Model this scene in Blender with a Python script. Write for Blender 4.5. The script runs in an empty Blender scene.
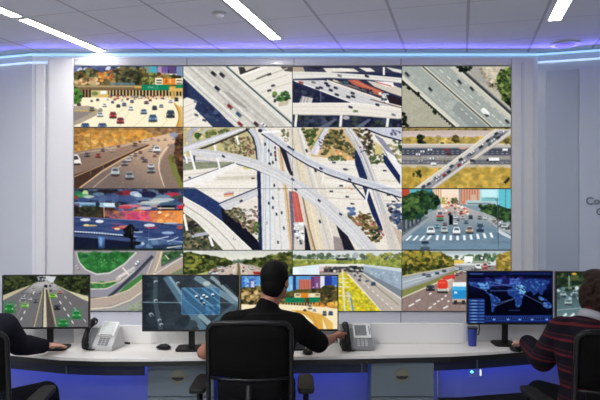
import math, random
import numpy as np

# ---------------------------------------------------------------- the pictures shown on the screens
class Pic:
    """A picture shown by a lit screen, drawn as flat shapes: coordinates u (right), v (down)."""
    def __init__(s, u0, v0, u1, v1, nx, ny, base, ss=3):
        s.r = (u0, v0, u1, v1); s.nx, s.ny, s.ss = nx, ny, ss
        s.W, s.H = nx * ss, ny * ss
        s.c = np.empty((s.H, s.W, 3)); s.c[:] = base
        s.kx = s.W / (u1 - u0); s.ky = s.H / (v1 - v0)
        s.rng = random.Random(int(u0 * 7 + v1 * 13 + nx))
        s.nr = np.random.RandomState(int(abs(u0) * 7 + v1 + nx) % 9999)

    def _m(s, pts):
        P = [((u - s.r[0]) * s.kx, (v - s.r[1]) * s.ky) for u, v in pts]
        xs = [p[0] for p in P]; ys = [p[1] for p in P]
        x0, x1 = max(0, int(min(xs))), min(s.W, int(max(xs)) + 2)
        y0, y1 = max(0, int(min(ys))), min(s.H, int(max(ys)) + 2)
        if x0 >= x1 or y0 >= y1:
            return None
        X, Y = np.meshgrid(np.arange(x0, x1) + .5, np.arange(y0, y1) + .5)
        m = np.zeros(X.shape, bool)
        for i in range(len(P)):
            xa, ya = P[i]; xb, yb = P[i - 1]
            if ya == yb: continue
            m ^= ((ya > Y) != (yb > Y)) & (X < (xb - xa) * (Y - ya) / (yb - ya) + xa)
        return m, (slice(y0, y1), slice(x0, x1))

    def poly(s, pts, col, a=1.0):
        q = s._m(pts)
        if q is None: return
        m, sl = q
        v = s.c[sl]; v[m] = v[m] * (1 - a) + np.array(col, float) * a

    def grad(s, pts, c0, c1, p0, p1, a=1.0):
        """blend c0 -> c1 along p0 -> p1"""
        q = s._m(pts)
        if q is None: return
        m, sl = q
        X, Y = np.meshgrid((np.arange(sl[1].start, sl[1].stop) + .5) / s.kx + s.r[0], (np.arange(sl[0].start, sl[0].stop) + .5) / s.ky + s.r[1])
        dx, dy = p1[0] - p0[0], p1[1] - p0[1]
        t = np.clip(((X - p0[0]) * dx + (Y - p0[1]) * dy) / (dx * dx + dy * dy), 0, 1)[..., None]
        col = np.array(c0, float) * (1 - t) + np.array(c1, float) * t
        v = s.c[sl]; v[m] = v[m] * (1 - a) + col[m] * a

    def rect(s, u0, v0, u1, v1, col, a=1.0):
        s.poly([(u0, v0), (u1, v0), (u1, v1), (u0, v1)], col, a)

    def line(s, pts, w, col, a=1.0):
        for (xa, ya), (xb, yb) in zip(pts, pts[1:]):
            d = math.hypot(xb - xa, yb - ya) or 1
            nx, ny = -(yb - ya) / d * w / 2, (xb - xa) / d * w / 2
            s.poly([(xa + nx, ya + ny), (xb + nx, yb + ny), (xb - nx, yb - ny), (xa - nx, ya - ny)], col, a)

    def dash(s, p, q, n, w, col, duty=.45, a=1.0):
        for i in range(n):
            t0, t1 = i / n, (i + duty) / n
            s.line([(p[0] + (q[0] - p[0]) * t, p[1] + (q[1] - p[1]) * t) for t in (t0, t1)], w, col, a)

    def ell(s, u, v, a, b, col, al=1.0, n=14, rot=0):
        c, k = math.cos(rot), math.sin(rot)
        s.poly([(u + a * math.cos(t) * c - b * math.sin(t) * k, v + a * math.cos(t) * k + b * math.sin(t) * c)
                for t in (2 * math.pi * i / n for i in range(n))], col, al)

    def leaves(s, pts, pal, n, r0, r1, al=.85):
        """clumps of foliage (or any mottle) inside a region"""
        us = [p[0] for p in pts]; vs = [p[1] for p in pts]
        k = 0; t = 0
        while k < n and t < n * 12:
            t += 1
            u = s.rng.uniform(min(us), max(us)); v = s.rng.uniform(min(vs), max(vs))
            inside = False
            for i in range(len(pts)):
                xa, ya = pts[i]; xb, yb = pts[i - 1]
                if (ya > v) != (yb > v) and u < (xb - xa) * (v - ya) / (yb - ya) + xa: inside = not inside
            if not inside: continue
            k += 1
            r = s.rng.uniform(r0, r1); c = s.rng.choice(pal)
            j = s.rng.uniform(.82, 1.18)
            s.ell(u, v, r, r * s.rng.uniform(.6, 1.0), [min(255, x * j) for x in c], al, 9)

    def grain(s, pts, amp, cell, kx=1.0):
        """mottled tone inside a region"""
        q = s._m(pts)
        if q is None: return
        m, sl = q
        h, w = m.shape
        cy = max(1, cell * s.ky); cx = max(1, cell * s.kx * kx)
        g = s.nr.randn(int(h / cy) + 3, int(w / cx) + 3)
        yy = np.arange(h) / cy; xx = np.arange(w) / cx
        y0 = yy.astype(int); x0 = xx.astype(int); fy = (yy - y0)[:, None]; fx = (xx - x0)[None]
        n = (g[y0][:, x0] * (1 - fy) * (1 - fx) + g[y0 + 1][:, x0] * fy * (1 - fx) + g[y0][:, x0 + 1] * (1 - fy) * fx + g[y0 + 1][:, x0 + 1] * fy * fx)
        v = s.c[sl]; v[m] += (n * amp)[m][:, None]

    def car(s, u, v, w, h, col, dark=(30, 32, 40), glass=(60, 70, 85)):
        """a car seen from behind or in front; u, v its middle"""
        w *= .88; h *= .9
        s.ell(u, v + h * .5, w * .58, h * .16, dark, .7)
        s.poly([(u - w / 2, v + h * .48), (u - w / 2, v - h * .02), (u - w * .34, v - h * .5), (u + w * .34, v - h * .5), (u + w / 2, v - h * .02), (u + w / 2, v + h * .48)], col)
        s.poly([(u - w * .36, v - h * .05), (u - w * .28, v - h * .38), (u + w * .28, v - h * .38), (u + w * .36, v - h * .05)], glass, .85)
        s.rect(u - w * .48, v + h * .30, u + w * .48, v + h * .5, dark, .6)
        s.rect(u - w * .46, v + h * .04, u - w * .28, v + h * .2, (236, 226, 210), .6); s.rect(u + w * .28, v + h * .04, u + w * .46, v + h * .2, (236, 226, 210), .6)
        s.rect(u - w * .3, v - h * .5, u + w * .3, v - h * .4, (240, 240, 240), .35)

    def top(s, u, v, l, w, ang, col, sh=(40, 42, 55)):
        """a car seen from above"""
        l *= .9; w *= .9; c, k = math.cos(ang), math.sin(ang)
        def q(a, b, du=0, dv=0): return [(u + du + x * c - y * k, v + dv + x * k + y * c) for x, y in ((-a, -b), (a, -b), (a, b), (-a, b))]
        s.poly(q(l * .55, w * .6, w * .25, w * .3), sh, .6)
        s.poly(q(l / 2, w / 2), col)
        s.poly(q(l * .16, w * .38), (35, 38, 48), .6)

    def blur(s, r):
        """soften the whole picture by r canvas steps"""
        r = int(r)
        if r < 1: return
        for ax in (0, 1):
            p = np.pad(s.c, [(r, r) if i == ax else (0, 0) for i in range(3)], mode='edge')
            cs = np.cumsum(p, axis=ax)
            z = np.zeros_like(np.take(cs, [0], axis=ax))
            cs = np.concatenate([z, cs], axis=ax)
            n = s.c.shape[ax]
            s.c = (np.take(cs, range(2 * r + 1, 2 * r + 1 + n), axis=ax) - np.take(cs, range(0, n), axis=ax)) / (2 * r + 1)

    def out(s):
        c = s.c.reshape(s.ny, s.ss, s.nx, s.ss, 3).mean(axis=(1, 3))
        n = s.nr.randn(s.ny // 2 + 1, s.nx // 2 + 1).repeat(2, 0).repeat(2, 1)[:s.ny, :s.nx, None]
        c = c + n * 2.2                              # fine grain of a camera picture
        g = c.mean(axis=2, keepdims=True)
        c = g + (c - g) * .92 + s.nr.randn(s.ny, s.nx, 1) * 3.5                       # the screens are set crisp and vivid
        return np.clip(116 + (c - 116) * 1.09, 0, 255)

PX = 5.263                       # tracing steps per picture step
FRAME = (10, 10, 585, 333)
def panel(base): return Pic(*FRAME, 220, 124, base)
OLIVE = [(74, 84, 42), (52, 62, 34), (104, 104, 58), (38, 44, 28), (128, 122, 74)]
GREEN = [(40, 84, 40), (58, 110, 48), (28, 58, 30), (84, 128, 60)]
DARKT = [(22, 30, 22), (34, 46, 30), (48, 60, 40), (16, 20, 16)]

def city_freeway():
    p = panel((246, 234, 200))
    p.rect(10, 10, 585, 50, (62, 74, 128))
    p.leaves([(10, 10), (585, 10), (585, 48), (10, 48)], [(40, 46, 90), (90, 110, 170), (120, 130, 170)], 60, 6, 18)
    for u, v in ((40, 30), (70, 28), (190, 22), (215, 38), (300, 30), (245, 25)): p.ell(u, v, 16, 10, (222, 226, 236), .9, rot=-.6)
    p.rect(380, 10, 412, 50, (120, 150, 130)); p.rect(412, 10, 445, 48, (70, 168, 190)); p.rect(452, 10, 505, 50, (176, 140, 168)); p.rect(472, 10, 505, 46, (110, 90, 150)); p.rect(512, 10, 545, 46, (96, 70, 120)); p.rect(550, 10, 585, 70, (120, 140, 170))
    tr = [(10, 40), (90, 25), (160, 42), (230, 20), (370, 20), (390, 45), (560, 60), (585, 90), (585, 118), (10, 118)]
    p.poly(tr, (92, 84, 48))
    p.leaves(tr, [(110, 100, 52), (66, 72, 40), (150, 118, 62), (48, 44, 30), (128, 140, 88), (86, 60, 38)], 330, 6, 16)
    p.leaves([(140, 45), (215, 35), (215, 80), (150, 90)], [(206, 116, 44), (224, 148, 60), (150, 80, 40)], 26, 6, 12)
    p.leaves([(10, 80), (140, 76), (135, 108), (10, 104)], [(206, 168, 118), (226, 190, 140), (160, 120, 80)], 26, 8, 18)
    p.leaves([(240, 40), (370, 30), (370, 105), (250, 100)], [(62, 66, 40), (40, 44, 30), (96, 92, 60)], 70, 7, 15)
    p.leaves([(370, 75), (430, 70), (440, 105), (370, 105)], [(124, 132, 66), (150, 146, 84), (84, 92, 46)], 30, 6, 12)
    p.rect(200, 98, 330, 110, (96, 130, 150), .8); p.rect(10, 112, 370, 122, (168, 148, 104)); p.rect(10, 122, 585, 136, (122, 98, 66)); p.rect(330, 118, 585, 126, (214, 170, 76))
    p.rect(40, 136, 585, 176, (44, 34, 30))
    for i in range(23): p.rect(196 + i * 17.3, 137, 203 + i * 17.3, 172, (214, 184, 122))
    p.rect(100, 138, 190, 176, (206, 190, 130)); p.ell(120, 155, 18, 12, (120, 132, 70)); p.rect(150, 141, 181, 158, (246, 246, 236)); p.rect(140, 162, 195, 172, (216, 180, 90))
    for u in (48, 66, 82): p.rect(u, 136, u + 7, 175, (168, 128, 88))
    p.rect(200, 168, 585, 186, (228, 206, 156), .9); p.leaves([(200, 165), (520, 165), (520, 184), (200, 184)], [(70, 60, 70), (190, 60, 50), (240, 236, 220), (60, 80, 120)], 70, 3, 6)
    p.leaves([(10, 120), (45, 140), (52, 190), (30, 205), (10, 205)], [(60, 112, 40), (92, 146, 60), (36, 66, 28)], 40, 7, 13)
    p.rect(438, 72, 478, 108, (236, 226, 196)); p.rect(445, 82, 473, 88, (40, 34, 34)); p.rect(445, 96, 473, 102, (70, 60, 60))
    p.rect(478, 74, 545, 108, (226, 134, 44)); p.rect(490, 80, 502, 100, (196, 92, 34)); p.rect(512, 78, 522, 100, (240, 190, 110)); p.rect(545, 74, 582, 106, (238, 228, 200)); p.rect(550, 84, 578, 89, (50, 44, 44)); p.rect(550, 98, 578, 103, (70, 60, 60))
    p.rect(366, 108, 513, 138, (12, 132, 92)); p.rect(546, 110, 585, 138, (14, 138, 92)); p.line([(450, 110), (450, 136)], 2, (180, 220, 200)); p.leaves([(395, 116), (440, 116), (440, 130), (395, 130)], [(170, 215, 190)], 10, 2, 4)
    p.rect(512, 126, 585, 145, (220, 176, 96)); p.rect(520, 140, 545, 185, (206, 170, 90), .8)
    p.poly([(10, 222), (90, 220), (160, 250), (120, 275), (40, 315), (10, 325)], (170, 156, 138)); p.line([(10, 246), (100, 248), (150, 262)], 5, (206, 166, 84)); p.poly([(10, 250), (110, 253), (20, 300), (10, 300)], (140, 132, 124))
    p.poly([(535, 205), (560, 220), (585, 250), (585, 333), (545, 333), (562, 285), (556, 250)], (214, 168, 84)); p.poly([(566, 215), (585, 225), (585, 333), (578, 290)], (222, 190, 120)); p.line([(540, 205), (566, 262), (556, 333)], 5, (180, 130, 60))
    for a, b, c in (((300, 255), (270, 300), (250, 333)), ((390, 270), (350, 310), (320, 333)), ((330, 200), (290, 225), (200, 290)), ((480, 260), (500, 300), (470, 333))): p.line([a, b, c], 4, (206, 190, 150), .6)
    W, R, B, D, G = (226, 228, 232), (176, 50, 46), (66, 92, 140), (52, 54, 70), (120, 116, 96)
    for u, v, w, h, c in ((70, 325, 52, 30, B), (160, 325, 54, 30, (80, 100, 140)), (148, 266, 38, 24, W), (216, 268, 42, 36, R), (255, 297, 44, 34, (170, 56, 60)), (105, 236, 32, 24, G), (378, 250, 38, 28, (130, 150, 176)), (426, 284, 50, 42, (88, 122, 160)), (519, 262, 50, 42, (60, 72, 84)), (435, 230, 30, 24, D), (310, 233, 30, 22, W), (470, 220, 26, 18, (150, 160, 180)), (275, 212, 28, 20, (96, 112, 150)), (244, 220, 24, 18, D), (316, 196, 22, 16, (90, 100, 130)), (392, 202, 28, 18, (110, 84, 90)), (412, 190, 18, 12, R), (265, 190, 16, 12, W), (292, 184, 14, 12, R), (225, 186, 16, 11, (200, 70, 66)), (135, 188, 18, 13, D), (104, 194, 15, 11, (90, 80, 90)), (172, 217, 24, 18, W), (214, 200, 18, 14, B), (188, 186, 14, 10, W), (520, 196, 26, 16, W), (550, 185, 24, 22, (60, 56, 66)), (36, 212, 26, 16, (90, 56, 60)), (150, 240, 26, 16, (206, 190, 150)), (330, 184, 14, 10, (230, 220, 210)), (364, 176, 14, 10, W)):
        p.car(u, v, w, h, c)
    p.blur(2); return p.out()

def flyover_diagonal():
    p = panel((204, 201, 192))
    p.poly([(14, 180), (80, 160), (175, 333), (10, 333), (10, 180)], (232, 226, 214))
    for v in (205, 235, 262, 290): p.line([(10, v + 25), (90, v - 10)], 3, (196, 190, 180))
    p.poly([(10, 72), (60, 100), (150, 195), (235, 290), (285, 333), (165, 333), (120, 285), (70, 235), (85, 195), (30, 175), (10, 185)], (44, 58, 92))
    p.poly([(10, 72), (10, 180), (36, 170), (30, 110)], (30, 38, 70)); p.leaves([(60, 190), (200, 240), (240, 320), (100, 260)], [(30, 40, 74), (60, 74, 108), (80, 90, 120)], 34, 6, 16, .6)
    for u, v in ((120, 296), (78, 268), (140, 230)): p.top(u, v, 20, 10, .3, (70, 74, 90))
    def diag(u, w, c, a=1): p.line([(u, 10), (u + 370, 343)], w, c, a)
    p.poly([(10, 40), (10, 72), (285, 333), (330, 333)], (212, 210, 202))
    diag(-40, 4, (150, 160, 150), .8); diag(-18, 6, (236, 234, 226), .9)
    for u, c in ((35, (176, 172, 166)), (55, (226, 222, 214)), (92, (182, 178, 172)), (124, (170, 168, 162)), (146, (224, 221, 214)), (178, (184, 181, 174)), (212, (228, 226, 218))): diag(u, 9, c, .75)
    p.poly([(60, 10), (210, 10), (560, 333), (440, 333)], (190, 186, 178), .35)
    p.poly([(215, 140), (250, 150), (345, 228), (338, 238), (290, 210)], (150, 146, 140), .75)
    p.grain([(10, 10), (250, 10), (585, 310), (585, 333), (280, 333), (10, 75)], 5, 14)
    p.poly([(238, 10), (585, 10), (585, 300)], (226, 221, 210)); p.line([(236, 10), (585, 318)], 9, (72, 92, 96)); p.line([(228, 12), (578, 325)], 5, (230, 230, 222))
    p.poly([(300, 14), (420, 14), (310, 56)], (58, 56, 54)); p.poly([(330, 12), (400, 12), (340, 36)], (200, 190, 176)); p.poly([(520, 12), (585, 12), (585, 40), (545, 36)], (80, 76, 74))
    p.line([(310, 60), (450, 14)], 8, (244, 240, 232)); p.line([(355, 95), (560, 20)], 6, (190, 182, 170)); p.line([(395, 78), (470, 48)], 7, (96, 92, 88)); p.line([(380, 120), (560, 55)], 5, (206, 198, 186)); p.line([(420, 150), (585, 95)], 5, (204, 196, 184)); p.line([(450, 180), (585, 140)], 6, (214, 206, 194))
    for u, v in ((462, 52), (482, 112), (462, 138)): p.top(u, v, 22, 10, -.3, (70, 72, 84))
    p.leaves([(505, 170), (560, 140), (575, 185), (515, 205)], GREEN + [(34, 50, 30)], 26, 7, 14); p.ell(492, 158, 14, 15, (112, 140, 70)); p.leaves([(480, 160), (500, 175), (500, 205), (485, 200)], [(60, 70, 60)], 8, 4, 9); p.poly([(510, 205), (570, 190), (560, 215), (515, 225)], (196, 184, 160))
    A = .73
    for u, v, c in ((168, 48, (50, 46, 60)), (213, 55, (56, 50, 62)), (187, 126, (44, 46, 66)), (253, 222, (160, 58, 60)), (300, 264, (52, 98, 140)), (308, 315, (168, 52, 54)), (393, 316, (84, 46, 64)), (432, 320, (240, 232, 232)), (226, 206, (240, 238, 236)), (340, 240, (228, 226, 222))): p.top(u, v, 30 if v > 40 and u not in (226, 340) else 14, 17 if u not in (226, 340) else 8, A, c)
    p.blur(2); return p.out()

def crossing_ramps():
    p = panel((42, 48, 78))
    p.rect(10, 10, 585, 45, (60, 62, 84)); p.poly([(10, 14), (65, 14), (75, 40), (10, 42)], (176, 160, 140)); p.poly([(85, 14), (180, 14), (140, 30)], (40, 40, 60))
    p.poly([(170, 20), (330, 22), (360, 40), (190, 42)], (222, 214, 202)); p.poly([(200, 24), (270, 20), (330, 34)], (240, 236, 228)); p.poly([(360, 18), (420, 20), (445, 38), (400, 40)], (226, 222, 214)); p.poly([(500, 14), (585, 30), (585, 48), (540, 38)], (214, 210, 206)); p.rect(486, 14, 496, 58, (236, 234, 230))
    p.poly([(10, 85), (175, 85), (585, 222), (585, 270), (330, 206)], (206, 204, 204))
    for k in (.25, .5, .75): p.line([(10 + 165 * k, 86), (330 + 255 * k, 206 + 30 * k)], 4, (186, 184, 188))
    p.line([(20, 88), (330, 206)], 5, (236, 234, 230)); p.line([(190, 85), (585, 225)], 8, (232, 222, 206)); p.line([(205, 82), (585, 212)], 7, (70, 60, 70)); p.line([(222, 84), (585, 200)], 9, (210, 196, 176))
    p.poly([(250, 82), (585, 196), (585, 215), (250, 95)], (52, 46, 60), .55)
    p.poly([(298, 82), (352, 82), (400, 108), (492, 146), (480, 172), (410, 140), (330, 108)], (186, 98, 76)); p.line([(330, 88), (488, 158)], 5, (208, 130, 100))
    p.poly([(400, 86), (585, 120), (585, 172), (520, 150), (440, 118)], (206, 196, 182)); p.poly([(440, 90), (540, 95), (545, 120), (500, 118)], (238, 232, 228)); p.line([(450, 95), (530, 116)], 5, (190, 80, 80)); p.poly([(540, 100), (585, 104), (585, 128), (560, 120)], (60, 64, 96))
    p.leaves([(470, 155), (510, 155), (525, 195), (485, 205)], [(240, 240, 240), (60, 64, 80), (200, 204, 214)], 40, 4, 9); p.poly([(500, 160), (585, 180), (585, 222), (520, 205)], (44, 34, 44)); p.line([(420, 185), (585, 232)], 5, (110, 80, 70)); p.leaves([(255, 86), (300, 92), (300, 106), (262, 104)], [(60, 84, 96), (90, 110, 110)], 14, 5, 9); p.leaves([(345, 118), (440, 140), (440, 165), (360, 140)], [(60, 60, 74), (30, 30, 44), (90, 96, 110)], 34, 4, 8)
    p.poly([(10, 38), (200, 42), (400, 55), (585, 72), (585, 100), (400, 80), (200, 72), (10, 80)], (222, 219, 211)); p.line([(10, 50), (250, 54), (585, 82)], 3, (196, 194, 192)); p.line([(10, 78), (200, 71), (400, 80), (585, 100)], 4, (150, 150, 160))
    p.poly([(10, 100), (10, 205), (315, 205)], (34, 38, 66)); p.leaves([(20, 110), (120, 150), (200, 190), (30, 190)], [(56, 62, 84), (26, 28, 50), (70, 78, 90)], 36, 6, 15, .6); p.poly([(60, 168), (118, 180), (110, 206), (45, 206)], (196, 190, 188)); p.rect(155, 150, 161, 200, (90, 96, 130))
    for u in (62, 78, 94): p.line([(u, 172), (u - 10, 204)], 3, (120, 116, 120))
    p.poly([(10, 206), (345, 205), (470, 218), (585, 234), (585, 290), (460, 280), (330, 270), (10, 268)], (226, 220, 210)); p.line([(10, 226), (340, 226), (585, 258)], 3, (204, 200, 194)); p.line([(10, 248), (330, 250), (585, 274)], 3, (212, 206, 198)); p.line([(10, 267), (330, 270), (585, 290)], 5, (190, 184, 174)); p.line([(10, 207), (345, 206), (585, 236)], 5, (240, 236, 228))
    p.leaves([(10, 275), (585, 295), (585, 333), (10, 333)], [(30, 34, 58), (46, 56, 62), (62, 74, 60), (24, 24, 40), (70, 76, 104)], 150, 7, 18, .7); p.poly([(150, 333), (230, 290), (245, 290), (200, 333)], (92, 100, 120)); p.poly([(340, 333), (410, 290), (425, 292), (380, 333)], (96, 106, 130)); p.ell(292, 284, 18, 10, (206, 206, 200), .8)
    for u0, u1, v0 in ((20, 33, 268), (256, 270, 270), (502, 516, 284)): p.poly([(u0 + 4, v0), (u1 + 4, v0), (u1 - 2, 333), (u0 - 2, 333)], (232, 228, 224))
    for u, v, c in ((140, 126, 0), (158, 123, 0), (196, 112, 0), (210, 136, 0), (236, 124, 0), (242, 160, 0), (302, 172, 0), (328, 170, 0), (325, 152, 0), (186, 100, 0), (118, 93, 1), (456, 214, 0), (255, 58, 1), (400, 62, 0), (314, 226, 0), (540, 266, 1)): p.top(u, v, 22, 11, .3, ((44, 46, 62), (150, 152, 160))[c])
    p.top(52, 96, 26, 12, .1, (206, 90, 70)); p.top(340, 247, 26, 10, 0.03, (126, 168, 76)); p.blur(2); return p.out()

def motorway_overhead():
    p = panel((160, 167, 160))
    d = (308 / 345.)                       # lanes run down to the right
    def lane(u, w, c, a=1): p.line([(u, 10), (u + 366, 336)], w, c, a)
    p.grain([(10, 10), (585, 10), (585, 333), (10, 333)], 4, 16)
    p.poly([(10, 80), (60, 118), (290, 333), (10, 333)], (172, 170, 150)); p.grain([(10, 100), (250, 333), (10, 333)], 4, 10)
    p.line([(10, 62), (310, 330)], 16, (206, 204, 190)); p.line([(10, 84), (292, 333)], 15, (62, 62, 56)); p.line([(10, 76), (305, 338)], 5, (228, 226, 214)); p.dash((10, 92), (285, 338), 20, 8, (40, 42, 38))
    p.leaves([(10, 250), (28, 262), (40, 333), (10, 333)], DARKT, 22, 6, 12); p.leaves([(70, 140), (100, 150), (100, 170), (75, 160)], DARKT, 10, 5, 9); p.leaves([(168, 225), (195, 250), (180, 275)], DARKT, 7, 5, 8); p.leaves([(10, 88), (40, 112), (50, 132), (10, 108)], DARKT, 10, 5, 9)
    for u in (48, 82): lane(u - 60, 3, (186, 192, 186), .7)
    p.poly([(300, 200), (340, 205), (500, 333), (370, 333), (270, 245)], (140, 148, 146), .8); p.poly([(300, 200), (270, 245), (230, 240), (260, 190)], (178, 184, 178), .5)
    lane(122, 14, (200, 198, 184)); lane(118, 6, (64, 64, 58)); lane(130, 3, (226, 222, 206)); lane(106, 3, (220, 216, 200)); lane(160, 3, (206, 206, 196), .8)
    p.dash((210, 30), (560, 333), 9, 5, (216, 218, 212)); p.dash((300, 60), (585, 310), 8, 4, (206, 210, 204)); p.dash((60, 60), (340, 310), 8, 4, (196, 200, 194)); p.dash((320, 235), (420, 325), 4, 5, (206, 210, 206))
    lane(268, 18, (196, 194, 178)); lane(286, 4, (224, 220, 206)); p.poly([(305, 10), (585, 10), (585, 250)], (186, 180, 164)); lane(304, 14, (60, 62, 62)); lane(316, 6, (130, 134, 140))
    p.poly([(340, 14), (430, 14), (470, 120), (400, 80)], (164, 162, 154)); p.leaves([(300, 10), (385, 10), (370, 34), (320, 34)], DARKT, 24, 6, 12)
    p.leaves([(420, 20), (520, 20), (520, 150), (470, 120)], [(196, 182, 154), (168, 154, 128), (214, 204, 180), (120, 112, 92)], 60, 6, 14, .6); p.leaves([(460, 95), (515, 95), (515, 135), (470, 120)], [(60, 56, 44), (90, 84, 66)], 9, 4, 8)
    tr = [(512, 60), (530, 30), (585, 18), (585, 220), (548, 200), (528, 160), (512, 120)]
    p.poly(tr, (66, 86, 44)); p.leaves(tr, [(72, 96, 46), (52, 70, 38), (104, 128, 60), (34, 44, 28), (132, 152, 84)], 110, 6, 13)
    p.leaves([(545, 190), (585, 205), (585, 232)], DARKT, 12, 5, 9)
    for u, v, c, l in ((36, 52, (60, 64, 66), 30), (158, 131, (56, 60, 62), 24), (312, 92, (56, 60, 62), 26), (377, 128, (60, 64, 66), 26), (563, 302, (60, 66, 72), 24)): p.top(u, v, l, 13, .85, c)
    p.poly([(426, 240), (440, 230), (472, 258), (470, 276), (454, 278), (430, 254)], (238, 240, 240)); p.poly([(440, 262), (455, 280), (470, 277), (466, 268)], (60, 66, 70)); p.line([(432, 244), (462, 268)], 4, (206, 212, 214)); p.dash((505, 290), (560, 333), 3, 4, (220, 222, 216))
    p.blur(2); return p.out()

def autumn_motorway():
    p = panel((150, 124, 108))
    p.grad([(10, 10), (585, 10), (585, 130), (10, 150)], (180, 130, 62), (232, 178, 92), (300, 10), (300, 110))
    t = [(10, 10), (585, 10), (585, 40), (440, 60), (300, 92), (10, 140)]
    p.leaves(t, [(226, 164, 74), (204, 136, 56), (238, 190, 108), (170, 116, 52), (146, 112, 60), (216, 150, 60)], 420, 8, 20, .5)
    p.rect(10, 10, 585, 24, (120, 92, 56), .5); p.leaves([(10, 14), (70, 14), (50, 120), (10, 130)], [(160, 116, 60), (120, 92, 52), (190, 130, 60)], 40, 7, 16, .55); p.leaves([(390, 14), (585, 14), (570, 44), (420, 46)], [(140, 108, 72), (110, 88, 64), (180, 140, 100)], 90, 7, 15, .55)
    p.grad([(10, 140), (300, 92), (430, 60), (520, 40), (585, 40), (585, 333), (10, 333)], (216, 180, 146), (120, 104, 98), (460, 60), (330, 333))
    p.poly([(10, 200), (10, 262), (180, 190), (330, 130), (400, 96), (330, 96), (140, 150)], (142, 116, 98), .7)
    p.line([(10, 150), (200, 122), (420, 70)], 4, (226, 196, 160), .6)
    p.poly([(10, 262), (120, 222), (330, 128), (400, 100), (410, 104), (330, 140), (150, 240), (40, 333), (10, 333)], (74, 52, 42)); p.line([(10, 272), (150, 212), (330, 128)], 5, (190, 150, 116)); p.line([(40, 330), (160, 242), (260, 180), (350, 134), (420, 106)], 6, (226, 184, 140)); p.line([(110, 330), (190, 262), (280, 196)], 4, (214, 190, 168), .8)
    p.line([(488, 325), (468, 270), (456, 215), (462, 170), (488, 130), (515, 100)], 6, (226, 206, 184)); p.dash((250, 330), (390, 110), 9, 3, (200, 176, 152), .4, .6); p.dash((390, 330), (420, 150), 6, 3, (196, 172, 150), .4, .6)
    p.poly([(490, 333), (462, 240), (466, 190), (500, 130), (520, 95), (545, 95), (585, 333)], (128, 108, 98), .75)
    p.poly([(505, 175), (535, 170), (560, 250), (585, 290), (585, 333), (565, 333), (520, 230)], (122, 124, 62)); dk = [(545, 60), (585, 40), (585, 300), (560, 250), (540, 170)]
    p.poly(dk, (62, 42, 34)); p.leaves(dk, [(70, 46, 34), (46, 34, 30), (96, 66, 44), (120, 84, 52)], 60, 7, 14); p.leaves([(515, 150), (545, 150), (555, 200), (520, 190)], [(134, 124, 66), (110, 112, 54), (80, 74, 40)], 20, 6, 11); p.ell(536, 50, 22, 14, (132, 150, 180), .8)
    for u in (98, 165, 258): p.line([(u, 20), (u, 262 - (u - 98) * .4)], 4 if u < 200 else 2, (150, 120, 92), .8)
    W, D, R = (226, 222, 220), (70, 66, 70), (150, 62, 50)
    for u, v, w, h, c in ((535, 70, 18, 10, W), (510, 102, 20, 12, (190, 170, 160)), (490, 72, 24, 12, (216, 190, 170)), (455, 76, 22, 12, (200, 172, 150)), (420, 70, 20, 12, (206, 170, 150)), (385, 76, 18, 12, W), (332, 98, 30, 22, (130, 92, 80)), (358, 84, 16, 10, D), (430, 108, 26, 16, (200, 176, 160)), (447, 124, 42, 36, (222, 226, 230)), (412, 130, 26, 16, (186, 170, 160)), (436, 160, 26, 14, (150, 100, 84)), (452, 146, 22, 12, (120, 104, 104)), (360, 140, 24, 16, (120, 96, 90)), (334, 152, 24, 20, (140, 126, 124)), (372, 170, 26, 16, (110, 100, 104)), (384, 185, 34, 20, (100, 84, 80)), (308, 164, 26, 18, (180, 170, 166)), (296, 180, 34, 22, (200, 200, 204)), (277, 197, 40, 30, (120, 116, 120)), (228, 243, 50, 46, (166, 182, 190)), (303, 264, 50, 42, (128, 140, 150)), (416, 212, 40, 24, (190, 196, 200)), (417, 234, 46, 34, (110, 120, 126)), (138, 157, 32, 24, R), (80, 152, 34, 26, (96, 88, 88)), (162, 128, 24, 18, (110, 92, 84)), (214, 132, 28, 16, (206, 186, 164)), (245, 108, 20, 12, R), (182, 118, 18, 12, W)):
        p.car(u, v, w, h, c, (40, 28, 26), (76, 70, 72))
    p.poly([(10, 152), (30, 152), (44, 176), (50, 206), (10, 208)], (232, 226, 222)); p.poly([(10, 160), (28, 160), (36, 178), (10, 182)], (72, 62, 64)); p.rect(10, 200, 46, 210, (52, 40, 38))
    p.blur(2); return p.out()

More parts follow.
